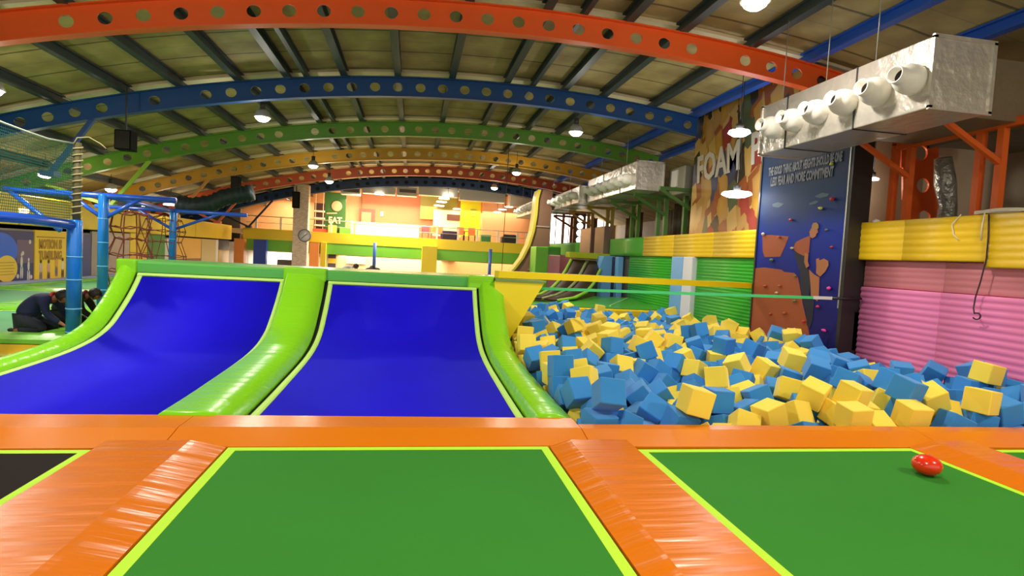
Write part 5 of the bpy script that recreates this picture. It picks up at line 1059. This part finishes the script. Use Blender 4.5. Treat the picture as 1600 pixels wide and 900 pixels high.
for i, (x, y) in enumerate(LAMPS):
    if i == 13: continue
    z = LZ[i] if i < 6 else 3.2 if x < -9 else zb(x) - .3
    lab = LL[i] if i < 6 else {6: 'lamp hanging before the orange girder at left, above the view', 7: 'lamp above the front green trampoline, out of view', 8: 'lamp over the black trampoline, out of view', 9: 'lamp over the right trampolines, out of view',
                               10: 'wide white lamp low at the left behind the netting', 11: 'white lamp low at the left above the blue crossbar', 12: 'lamp over the small curved ramps', 13: 'lamp hanging in front of the cube mural', 14: 'extra lamp added over the left deck for highlights on the orange pads'}[i]
    highbay(x, y, z, lab, LAMP_W * (.7 if x < -9 else .35 if i == 13 else 1))
for k, (px, py, Y) in enumerate(((232, 323, 30), (267, 321, 27), (292, 328, 31))):
    p = at(px, py, 'Y', Y); t = thing('flat_lamp', p, 'flat white oval lamp, %s of three above the far blue crossbar' % ['leftmost', 'middle one', 'rightmost'][k], 'lamp', 'flat lamps at the left')
    MB().lathe([(0, 0), (.27, 0), (.29, .03), (.25, .07), (0, .08)], p, n=20).build('lens', mat('flat_lens', (255, 252, 245), .4, emis=((255, 250, 240), 6)), t)
    MB().tube([p + Vector((0, 0, .08)), Vector((p.x, p.y, zb(p.x)+.5))], .01, 6).build('hanger', lbox, t)
for px, py, X_, rr_, e_, lab in ((1155, 208, 7.0, .24, 14, 'flat bluish white lamp added for the bright spot near the cube mural top'), (1151, 304, 7.35, .34, 16, 'flat blazing white lamp added for the glare spot in the cube mural middle')):
    p = at(px, py, 'X', X_); t = thing('glare_lamp', p, lab, 'lamp')  # lamps added to give the bright glare spots on the mural
    MB().lathe([(0, -.07), (rr_*.6, -.06), (rr_, 0), (rr_*.9, .05), (0, .06)], p, n=24).build('lens', mat('glare_lens_%d' % e_, (246, 248, 255), .4, emis=((240, 244, 255), e_)), t)
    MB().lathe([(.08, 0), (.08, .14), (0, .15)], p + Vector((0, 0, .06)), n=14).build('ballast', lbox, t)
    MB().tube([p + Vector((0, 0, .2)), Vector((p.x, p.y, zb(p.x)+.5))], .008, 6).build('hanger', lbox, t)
    light('glare_light', 'POINT', p + Vector((-.1, 0, -.2)), LAMP_W * .12, (.95, .97, 1), .2)
p = at(35, 329, 'X', XL + .1)
tag(MB().blob(p, .2, 2, (.6, 1.2, .5)).build('wall_lamp', mat('dome_lamp', (255, 240, 190), .4, emis=((255, 236, 180), 2))), 'small pale dome lamp on the yellow band at the far left', 'lamp')

# ------------------------------------------------------------------ far end: column, clock, cafe floor, lobby
def fw(px, py, Y=37): return at(px, py, 'Y', Y)
def fbox(x0, y0, x1, y1, Y, dep, m, name, label=None, cat=None, parent=None, bev=0, group=None, kind=None):
    a = fw(x0, y1, Y); b = fw(x1, y0, Y)
    o = MB().box(a.x, b.x, Y, Y+dep, min(a.z, b.z), max(a.z, b.z), bev=bev).build(name, m, parent)
    if label: tag(o, label, cat, group)
    if kind: o['kind'] = kind
    return o
def brick_material():
    m = bpy.data.materials.new('pale_brick'); m.use_nodes = True; nt = m.node_tree; L = nt.links; b = nt.nodes['Principled BSDF']; b.inputs['Roughness'].default_value = .7
    tc = nt.nodes.new('ShaderNodeTexCoord'); mp = nt.nodes.new('ShaderNodeMapping'); mp.inputs['Rotation'].default_value = (PI/2, 0, 0); L.new(tc.outputs['Object'], mp.inputs[0])
    br = nt.nodes.new('ShaderNodeTexBrick'); br.inputs['Scale'].default_value = 3; br.inputs['Color1'].default_value = srgb(240, 214, 190); br.inputs['Color2'].default_value = srgb(214, 186, 160); br.inputs['Mortar'].default_value = srgb(250, 234, 214)
    L.new(mp.outputs[0], br.inputs['Vector']); L.new(br.outputs['Color'], b.inputs['Base Color']); return m
tag(bx(-7.0, -6.15, 35.6, 36.15, FLZ, 5.1, bev=.02).build('brick_column', brick_material()), 'pale brick column with a wall clock at the far end', 'column')
cp = at(476, 368, 'Y', 35.55)
t = thing('wall_clock', cp, 'round white wall clock on the brick column', 'clock')
MB().lathe([(.36, 0), (.38, -.03), (.34, -.06), (.33, -.03), (.33, 0)], (cp.x, 35.59, cp.z), 'Y', 28).build('rim', mat('clock_rim', (110, 116, 130), .3), t)
MB().lathe([(0, -.02), (.33, -.02), (.33, 0), (0, 0)], (cp.x, 35.59, cp.z), 'Y', 28).build('dial', mat('clock_dial', (236, 234, 230), .4), t)
o = MB()
for a, l in ((.9, .2), (3.9, .27)): o.bar((cp.x, 35.555, cp.z), (cp.x + l*math.sin(a), 35.555, cp.z + l*math.cos(a)), .035, .01, (0, 1, 0))
o.build('hands', lbox, t)
tag(bx(-6.13, -5.6, 36.3, 36.6, FLZ, 1.75).build('orange_post', mat('orange_post', (244, 150, 70), .5)), 'orange post to the right of the brick column', 'post')
tag(bx(-5.5, -5.2, 36.45, 36.7, FLZ, 1.78).build('yellow_post', yel_m), 'slim yellow post beside the orange post', 'post')
tag(bx(.55, 1.5, 36.3, 36.66, FLZ, 1.95, bev=.03).build('yellow_column', mat('yellow_column', (246, 216, 50), .35)), 'wide yellow column under the middle of the cafe floor', 'column')
tag(bx(-9.25, -8.55, 36.1, 36.5, FLZ, 1.75).build('blue_column', mat('royal_blue_column', (40, 70, 170), .4)), 'royal blue column under the left end of the cafe floor', 'column')
tag(bx(-10.3, -9.75, 36.0, 36.5, FLZ, 1.75).build('orange_column', mat('orange_post', (244, 150, 70))), 'orange column at the far left corner beneath the band', 'column')
for x, l in ((-2.25, 'slim blue pole in front of the lobby, left of the yellow column'), (4.72, 'slim blue pole in front of the lobby, right of the yellow column')):
    tag(MB().tube([(x, 35.4, FLZ), (x, 35.4, 1.95)], .1, 12).build('blue_pole', mat('slim_blue_pole', (50, 90, 170), .4)), l, 'pole')
# lobby underneath
structure(bx(-11, 8.2, 41.2, 41.3, FLZ, 2.1).build('wall_lobby', mat('cream_wall', (250, 226, 176), .5)))
structure(bx(-11, -7.6, 41.0, 41.1, FLZ, 2.0).build('wall_lobby_left', mat('white_wall', (250, 246, 238), .5)))
structure(bx(2.5, 8.2, 41.0, 41.1, FLZ, 2.0).build('wall_lobby_right', mat('peach_wall', (246, 196, 130), .5)))
fbox(432, 407, 469, 430, 37.5, 1.0, mat('grey_sofa', (112, 102, 92), .5), 'grey_counter', 'grey counter in the lobby left of the brick column', 'counter', bev=.05)
t = thing('lobby_sign', fw(518, 406, 41.1), 'small dark sign with a yellow middle band in the lobby', 'sign')
fbox(512, 395, 525, 417, 41.1, .08, mat('sign_dark', (80, 72, 84), .5), 'board', parent=t); fbox(512.5, 404, 524.5, 411, 41.08, .02, mat('sign_yellow', (240, 200, 60), .5), 'band', parent=t)
fbox(540, 398, 572, 412, 40.9, .29, mat('glass_case', (222, 220, 190), .3), 'display_case', 'pale glass display case in the lobby', 'case', bev=.03)
# cafe floor
glass_w = mat('white_counter', (255, 252, 244), .25)
t = thing('reception_counter', fw(605, 360, 37.6), 'long brightly lit white reception counter on the upper floor', 'counter')
a, b = fw(556, 352, 37.6), fw(655, 352, 37.6)
MB().box(a.x, b.x, 37.6, 38.3, 2.36, 3.12, bev=.03).build('front', glass_w, t); MB().box(a.x-.08, b.x+.08, 37.5, 38.4, 3.12, 3.18).build('worktop', mat('worktop', (236, 220, 196), .3), t)
fbox(505, 302, 541, 372, 39.5, .2, mat('green_mural', (52, 96, 34), .5, var=.15), 'green_wall_panel', 'green wall panel with a cup logo and the word EAT', 'wall panel')
gp = bpy.data.objects['green_wall_panel']
cpp = fw(526, 322, 39.44)
MB().lathe([(.26, 0), (.34, 0), (.34, .03), (.26, .03)], cpp, 'Y', 24).build('ring_logo', mat('logo_tan', (216, 170, 120), .5), gp)
MB().box(cpp.x-.2, cpp.x+.12, 39.43, 39.46, cpp.z-.12, cpp.z+.12, bev=.02).add([Vector((cpp.x-.62, 39.44, cpp.z-.55)), Vector((cpp.x+.05, 39.44, cpp.z-.5)), Vector((cpp.x+.05, 39.44, cpp.z-.42)), Vector((cpp.x-.62, 39.44, cpp.z-.47))], [(0,1,2,3)]).build('cup_logo', mat('logo_tan', (216, 170, 120)), gp)
la = fw(513, 348, 39.44)
q = MB(); q.add(*text_mesh('EAT', .56, la, (1, 0, 0), (0, 0, 1), .03, .85, bold=.02)); q.build('lettering', mat('sign_cream', (244, 226, 170), .5), gp, recalc=False)
for k, (x0, y0, x1, y1, c_, n_, l_) in enumerate(((512, 352, 525, 366, (226, 180, 60), 'menu_board', 'small yellow menu board below the word EAT'), (488, 358, 512, 371, (214, 84, 50), 'red_counter', 'red counter right of the brick column on the upper floor'),
        (530, 356, 548, 371, (100, 178, 50), 'green_box', 'bright green box on the upper floor under the green panel'))):
    fbox(x0, y0, x1, y1, 38.6 + .2*k, .5, mat('cf_%d' % k, c_, .5), n_, l_, n_.split('_')[1], bev=.03)
t = thing('shelf_rack', fw(497, 340, 39), 'dark shelf rack with white uprights behind the brick column', 'rack')
fbox(490, 318, 508, 360, 39.2, .1, mat('rack_dark', (70, 40, 30), .5), 'back_panel', parent=t)
for x in (493, 505): fbox(x-.8, 300, x+.8, 366, 38.9, .05, mat('rack_white', (240, 216, 180), .4), 'upright', parent=t)
for y in (330, 341, 352): fbox(491, y-.8, 507, y+.8, 38.8, .25, mat('rack_white', (240, 216, 180)), 'shelf', parent=t)
wwm = mat('terracotta_dark', (112, 58, 30), .5)
t = thing('cafe_door', fw(572, 345, 41.3), 'terracotta door with darker surround behind the counter', 'door')
o = fbox(561, 327, 586, 352, 41.34, .06, wwm, 'surround', parent=t); fbox(564, 332, 580, 352, 41.3, .05, mat('terracotta_light', (176, 116, 76), .5), 'leaf', parent=t)
fbox(594.5, 331, 599, 337, 41.3, .05, mat('sconce', (255, 226, 170), .4, emis=((255, 214, 150), 3)), 'wall_sconce', 'small glowing wall sconce right of the terracotta door', 'lamp')
# right part of the cafe: olive recess, cream wall, yellow wall
structure(fbox(656, 304, 716, 342, 41.0, .3, mat('olive_wall', (132, 120, 34), .5), 'wall_cafe_olive')); structure(fbox(676, 330, 722, 368, 40.6, .3, mat('cream_wall2', (240, 214, 160), .5), 'wall_cafe_cream'))
structure(fbox(718, 312, 752, 368, 40.3, .3, mat('yellow_wall', (232, 226, 20), .5), 'wall_cafe_yellow')); structure(fbox(752, 312, 832, 378, 40.0, .3, mat('peach_wall2', (226, 160, 108), .5), 'wall_cafe_peach'))
fbox(698, 336, 721, 344, 40.5, .05, mat('brown_picture', (92, 50, 30), .5), 'wall_picture', 'dark brown wide picture on the cream cafe wall', 'picture')
fbox(735, 327, 744, 338, 40.2, .08, mat('green_square', (170, 180, 40), .5), 'green_square', 'olive square panel on the yellow cafe wall', 'panel')
def ceil_lamp(px, py, Y, label, grp, rx=.22):
    p = fw(px, py, Y); o = MB().lathe([(0, 0), (rx, 0), (rx, .05), (0, .06)], p, n=18).build('ceiling_lamp', mat('cafe_lamp_lens', (255, 250, 235), .4, emis=((255, 246, 225), 7)))
    tag(o, label, 'lamp', grp)
    MB().tube([p + Vector((0, 0, .05)), Vector((p.x, p.y, zb(p.x)+.6))], .015, 5).build('cord', lbox, o)
for k, (x, y) in enumerate(((700, 307), (694, 311), (690, 316), (686, 322))): ceil_lamp(x, y, 36.9 + k*.9, 'oval white cafe lamp, %s of the left row of four' % ['nearest', 'second', 'third', 'farthest'][k], 'cafe lamps left row', .34)
ceil_lamp(714, 327, 39.5, 'single white cafe lamp above the dark picture', None, .26)
for k, (x, y) in enumerate(((795, 324), (785, 328), (777, 332))): ceil_lamp(x, y, 37.2 + k*.9, 'white cafe lamp, %s of the right row of three' % ['nearest', 'middle', 'farthest'][k], 'cafe lamps right row', .26)
ceil_lamp(593, 304, 37.0, 'white lamp hanging over the reception counter, under the white duct', None, .3)
# white duct along the far end
t = thing('cafe_duct', fw(680, 300, 36.9), 'white ventilation duct running along the far end above the cafe', 'air duct')
wd = mat('white_duct', (216, 206, 190), .5)
for k, (x0, y0, x1, y1) in enumerate(((532, 293, 563, 303), (566, 293, 618, 301), (620, 294, 652, 305), (654, 296, 716, 304), (718, 297, 790, 312))):
    fbox(x0, y0, x1, y1, 36.9, .7, wd, 'duct_section', parent=t, bev=.02)
for x0, y0, x1, y1 in ((536, 296, 561, 299), (624, 297, 650, 300)): fbox(x0, y0, x1, y1, 36.85, .04, mat('vent_dark', (110, 96, 84), .5), 'vent_slot', parent=t)
fbox(796, 300, 832, 322, 38, .8, mat('beige_duct_box', (206, 184, 156), .5), 'duct_box', 'beige duct box at the right end above the cafe', 'air duct', bev=.03)
# railing
t = thing('cafe_railing', (0, 36.75, 2.42), 'white post railing along the edge of the cafe floor', 'railing')
rw_ = mat('railing_white', (244, 226, 200), .4)
for x in (-5.0, -3.75, 1.45, 2.78, 4.0, 5.35, 6.6, 7.2, -7.9, -9.3): bx(x-.06, x+.06, 36.72, 36.8, 2.36, 3.12).build('post', rw_, t)
MB().tube([(-9.9, 36.76, 3.16), (8.0, 36.76, 3.16)], .03, 6).build('top_rail', rw_, t)
MB().tube([(-9.9, 36.76, 2.78), (8.0, 36.76, 2.78)], .015, 6).build('middle_rail', rw_, t)
tag(bx(7.3, 7.75, 37.2, 37.3, 2.36, 3.2).build('display_board', mat('bright_panel', (255, 246, 230), .4)), 'bright white panel at the right end of the railing', 'panel')
# furniture and guests of the cafe
def fchair(x, y, c_, label, rz=0):
    t = thing('cafe_chair', (x, y, 2.36), label, 'chair', None); m = mat('chair_%d_%d_%d' % c_, c_, .5)
    MB().box(x-.24, x+.24, y-.24, y+.24, 2.78, 2.86, bev=.02).build('seat', m, t); MB().box(x-.24, x+.24, y+.2, y+.26, 2.86, 3.3, bev=.02).build('backrest', m, t)
    for i in (-.2, .2):
        for j in (-.2, .2): MB().tube([(x+i, y+j, 2.36), (x+i, y+j, 2.79)], .02, 6).build('leg', strapm, t)
def ftable(x, y, c_, label):
    t = thing('cafe_table', (x, y, 2.36), label, 'table', None); m = mat('table_%d_%d_%d' % c_, c_, .4)
    MB().box(x-.45, x+.45, y-.35, y+.35, 3.04, 3.09, bev=.02).build('table_top', m, t); MB().tube([(x, y, 2.4), (x, y, 3.05)], .04, 8).build('stem', strapm, t); MB().lathe([(0, 0), (.25, 0), (.2, .04), (0, .04)], (x, y, 2.36), n=16).build('base', strapm, t)
fchair(.75, 38.2, (206, 60, 70), 'red cafe chair right beside the counter'); fchair(1.35, 38.0, (240, 120, 50), 'orange cafe chair between the counter and the dark sofa')
fchair(1.7, 39.0, (240, 120, 50), 'orange cafe chair farther back near the cream wall'); ftable(3.3, 38.3, (240, 140, 60), 'orange cafe table in front of the yellow wall')
fchair(3.0, 37.6, (240, 130, 60), 'orange chair at the left of the orange table'); fchair(3.75, 37.7, (240, 130, 60), 'orange chair at the right of the orange table')
def fsofa(x, y, w, c_, label, arm=True):
    t = thing('sofa', (x, y, 2.36), label, 'sofa', None); m = mat('sofa_%d_%d_%d' % c_, c_, .6)
    MB().box(x-w/2, x+w/2, y-.35, y+.35, 2.42, 2.74, bev=.05).build('seat', m, t); MB().box(x-w/2, x+w/2, y-.42, y-.25, 2.4, 2.98, bev=.06).build('backrest', m, t)
    for s in (-1, 1): MB().box(x+s*w/2-.08, x+s*w/2+.08, y-.4, y+.35, 2.4, 2.84, bev=.04).build('armrest', m, t)
fsofa(2.25, 37.4, .95, (58, 38, 62), 'dark purple sofa on the cafe floor'); fsofa(6.15, 37.4, .85, (40, 38, 36), 'black sofa near the right end of the cafe floor')
t = tag(bx(4.3, 4.95, 37.2, 37.7, 2.37, 2.86, bev=.04).build('green_crate', mat('green_crate', (66, 132, 60), .5)), 'green crate on the cafe floor by the railing', 'crate')
bx(4.27, 4.98, 37.17, 37.73, 2.8, 2.88, bev=.02).build('rim', mat('green_crate_rim', (110, 170, 90), .5), t)

# ------------------------------------------------------------------ people
def skin_body(name, joints, edges, m, parent=None, root=0, sub=2):
    me = bpy.data.meshes.new(name); me.from_pydata([j[0] for j in joints], edges, [])
    o = bpy.data.objects.new(name, me); COL.objects.link(o)
    md = o.modifiers.new('s', 'SKIN'); md.use_smooth_shade = True; md.branch_smoothing = .6
    for i, j in enumerate(joints):
        r = j[1]; me.skin_vertices[0].data[i].radius = (r, r) if not isinstance(r, tuple) else r
        me.skin_vertices[0].data[i].use_root = (i == root)
    o.modifiers.new('d', 'SUBSURF').levels = sub; o.modifiers['d'].render_levels = sub
    bpy.context.view_layer.update()
    nm = bpy.data.meshes.new_from_object(o.evaluated_get(bpy.context.evaluated_depsgraph_get()))
    bpy.data.objects.remove(o); bpy.data.meshes.remove(me)
    nm.materials.clear(); nm.materials.append(m)
    for p in nm.polygons: p.use_smooth = True
    n = bpy.data.objects.new(name, nm); COL.objects.link(n)
    if parent is not None: n.parent = parent; n.matrix_parent_inverse = inv(parent)
    return n
skin = mat('skin_tone', (164, 104, 76), .55); hair = mat('black_hair', (22, 17, 15), .6)
def crouching_child(ox, oy, oz, ang, s, label, top_c, leg_c, collar_c=None):
    """a child kneeling on folded legs and leaning forward; +x is where it faces before turning by ang"""
    R = Matrix.Rotation(ang, 3, 'Z'); P = lambda x, y, z: Vector((ox, oy, oz)) + (R @ Vector((x, y, z))) * s
    t = thing('person', (ox, oy, oz), label, 'person')
    J = []; E = []
    def add(p, r, par=None):
        J.append((P(*p), r*s if not isinstance(r, tuple) else (r[0]*s, r[1]*s))); i = len(J) - 1
        if par is not None: E.append((par, i))
        return i
    pel = add((0, 0, .24), .115); sp1 = add((.07, 0, .37), .115, pel); sp2 = add((.17, 0, .53), .12, sp1); ch = add((.31, 0, .575), .11, sp2)
    nk = add((.42, 0, .58), .05, ch); hd0 = add((.47, 0, .59), .06, nk)
    hands = []
    for sd in (-1, 1):
        hip = add((.0, sd*.09, .21), .085, pel); kn = add((.30, sd*.15, .13), .062, hip); kn2 = add((.33, sd*.15, .07), .055, kn); sh = add((.12, sd*.12, .055), .045, kn2); an = add((-.08, sd*.10, .045), .035, sh); add((-.16, sd*.10, .03), .03, an)
        so = add((.34, sd*.15, .53), .055, ch); el = add((.42, sd*.20, .33), .04, so); wr_ = add((.58, sd*.10, .17), .026, el)
        pm_ = add((.635, sd*.09, .135), (.022, .034), wr_); pe = add((.66, sd*.09, .115), (.016, .034), pm_)
        for k in range(4):
            f0 = add((.675, sd*(.065 + .017*k), .105), .0105, pe); f1 = add((.70 + (.006 if k in (1, 2) else 0), sd*(.063 + .018*k), .085), .0095, f0); add((.712 + (.008 if k in (1, 2) else 0), sd*(.063 + .018*k), .06), .008, f1)
        th0 = add((.64, sd*.055, .125), .012, pm_); add((.672, sd*.035, .10), .0095, th0)
    body = skin_body('body', J, E, skin, t)
    # head: skull, jaw, nose, ears in one mesh joined to the neck
    h = MB(); hc = (.535, 0, .60)
    def hp(x, y, z): return P(hc[0] + x, hc[1] + y, hc[2] + z)
    bm = bmesh.new(); bmesh.ops.create_icosphere(bm, subdivisions=4, radius=1)
    for v in bm.verts:
        c_ = v.co.copy(); x, y, z = c_.x*.098, c_.y*.078, c_.z*.105
        if z < 0: k = 1 - .35*(z/-.105); y *= k; x = x*k + .02*(z/-.105)
        if c_.x > .8: x += .018*math.exp(-((y/.014)**2 + ((z+.012)/.02)**2)); x -= .008*(math.exp(-(((abs(y)-.03)/.014)**2 + ((z-.012)/.012)**2))); x += .006*math.exp(-((y/.025)**2 + ((z+.05)/.008)**2))
        if abs(c_.y) > .93 and abs(z) < .03: y *= 1.14
        # pitched forward, looking at the floor
        a = math.radians(42); x, z = x*math.cos(a) + z*math.sin(a), -x*math.sin(a) + z*math.cos(a)
        v.co = hp(x, y, z)
    bm.verts.index_update(); h.add([v.co.copy() for v in bm.verts], [[v.index for v in f.verts] for f in bm.faces], True); bm.free()
    hd = h.build('head', skin, body)
    hr = MB(); bm = bmesh.new(); bmesh.ops.create_icosphere(bm, subdivisions=4, radius=1); rnd = random.Random(int(s*100))
    kill = [v for v in bm.verts if v.co.x > .5 and v.co.z < .35 or v.co.z < -.5]; bmesh.ops.delete(bm, geom=kill, context='VERTS')
    for v in bm.verts:
        x, y, z = v.co.x*.112, v.co.y*.092, v.co.z*.118; k = 1 + rnd.uniform(-.03, .05); x *= k; y *= k; z *= k
        a = math.radians(42); x, z = x*math.cos(a) + z*math.sin(a), -x*math.sin(a) + z*math.cos(a); v.co = hp(x, y, z)
    bm.verts.index_update(); hr.add([v.co.copy() for v in bm.verts], [[v.index for v in f.verts] for f in bm.faces], True); bm.free()
    hr.build('hair', hair, t)
    em = MB()
    for sd in (-1, 1):
        x, z = .088, .012; a = math.radians(42); xx, zz = x*math.cos(a) + z*math.sin(a), -x*math.sin(a) + z*math.cos(a); em.blob(hp(xx, sd*.03, zz), .011*s, 2)
    em.build('eyes', mat('eye_dark', (30, 20, 18), .3), hd)
    # clothes, slightly fuller than the body
    J2 = []; E2 = []
    def add2(p, r, par=None):
        J2.append((P(*p), r*s)); i = len(J2) - 1
        if par is not None: E2.append((par, i))
        return i
    a0 = add2((-.05, 0, .22), .16); a1 = add2((.03, 0, .38), .165, a0); a2 = add2((.17, 0, .54), .165, a1); a3 = add2((.31, 0, .575), .14, a2); add2((.41, 0, .585), .07, a3)
    for sd in (-1, 1):
        b = add2((.34, sd*.16, .53), .075, a3); c_ = add2((.42, sd*.205, .33), .058, b); add2((.555, sd*.115, .19), .042, c_)
    skin_body('jacket', J2, E2, mat('cloth_%d_%d_%d' % top_c, top_c, .8), t)
    J2 = []; E2 = []
    r0 = add2((-.01, 0, .22), .13)
    for sd in (-1, 1):
        b = add2((.01, sd*.09, .20), .105, r0); c_ = add2((.30, sd*.15, .13), .082, b); d = add2((.34, sd*.15, .075), .07, c_); e = add2((.12, sd*.12, .065), .06, d); add2((-.07, sd*.10, .055), .048, e)
    skin_body('trousers', J2, E2, mat('cloth_%d_%d_%d' % leg_c, leg_c, .8), t)
    if collar_c:
        MB().tube([P(.385 + .02*math.cos(k*PI/6)*0, .075*math.cos(k*PI/6), .585 + .07*math.sin(k*PI/6)) for k in range(12)], .022*s, 8, closed=True).build('collar', mat('cloth_%d_%d_%d' % collar_c, collar_c, .8), t)
    for sd in (-1, 1): MB().blob(P(-.15, sd*.10, .045), .045*s, 2, (1.5, .9, .8)).build('shoe', mat('dark_shoe', (36, 32, 34), .6), t)
    return t
crouching_child(-5.60, 9.62, .0, math.radians(-4), .93, 'child in a navy jacket crouching over the deck left of the thick blue post', (26, 34, 74), (40, 44, 58), (196, 60, 40))
crouching_child(-5.52, 10.3, .0, math.radians(3), .9, 'child in dark red and black crouching behind the thick blue post', (36, 24, 32), (30, 28, 30), (150, 40, 34))
for k, (x, y, lab) in enumerate(((-2.6, 27.0, 'child in pale clothes far behind the right blue ramp, only dark hair showing, leftmost'), (-1.35, 24.6, 'child in dark clothes far behind the right blue ramp, only dark hair showing, middle'),
                                 (-.85, 25.0, 'child in dark clothes far behind the right blue ramp, only dark hair showing, rightmost'))):
    crouching_child(x - .5, y, .05, 0.2 + k, 1.1, lab, [(180, 170, 160), (40, 38, 44), (60, 50, 50)][k], (50, 50, 60))
tag(bx(-4.5, 1.3, 22.5, 30.0, FLZ, .05).build('rear_deck', mat('rear_deck', (80, 150, 70), .5)), 'green rear deck behind the blue ramps', 'deck')
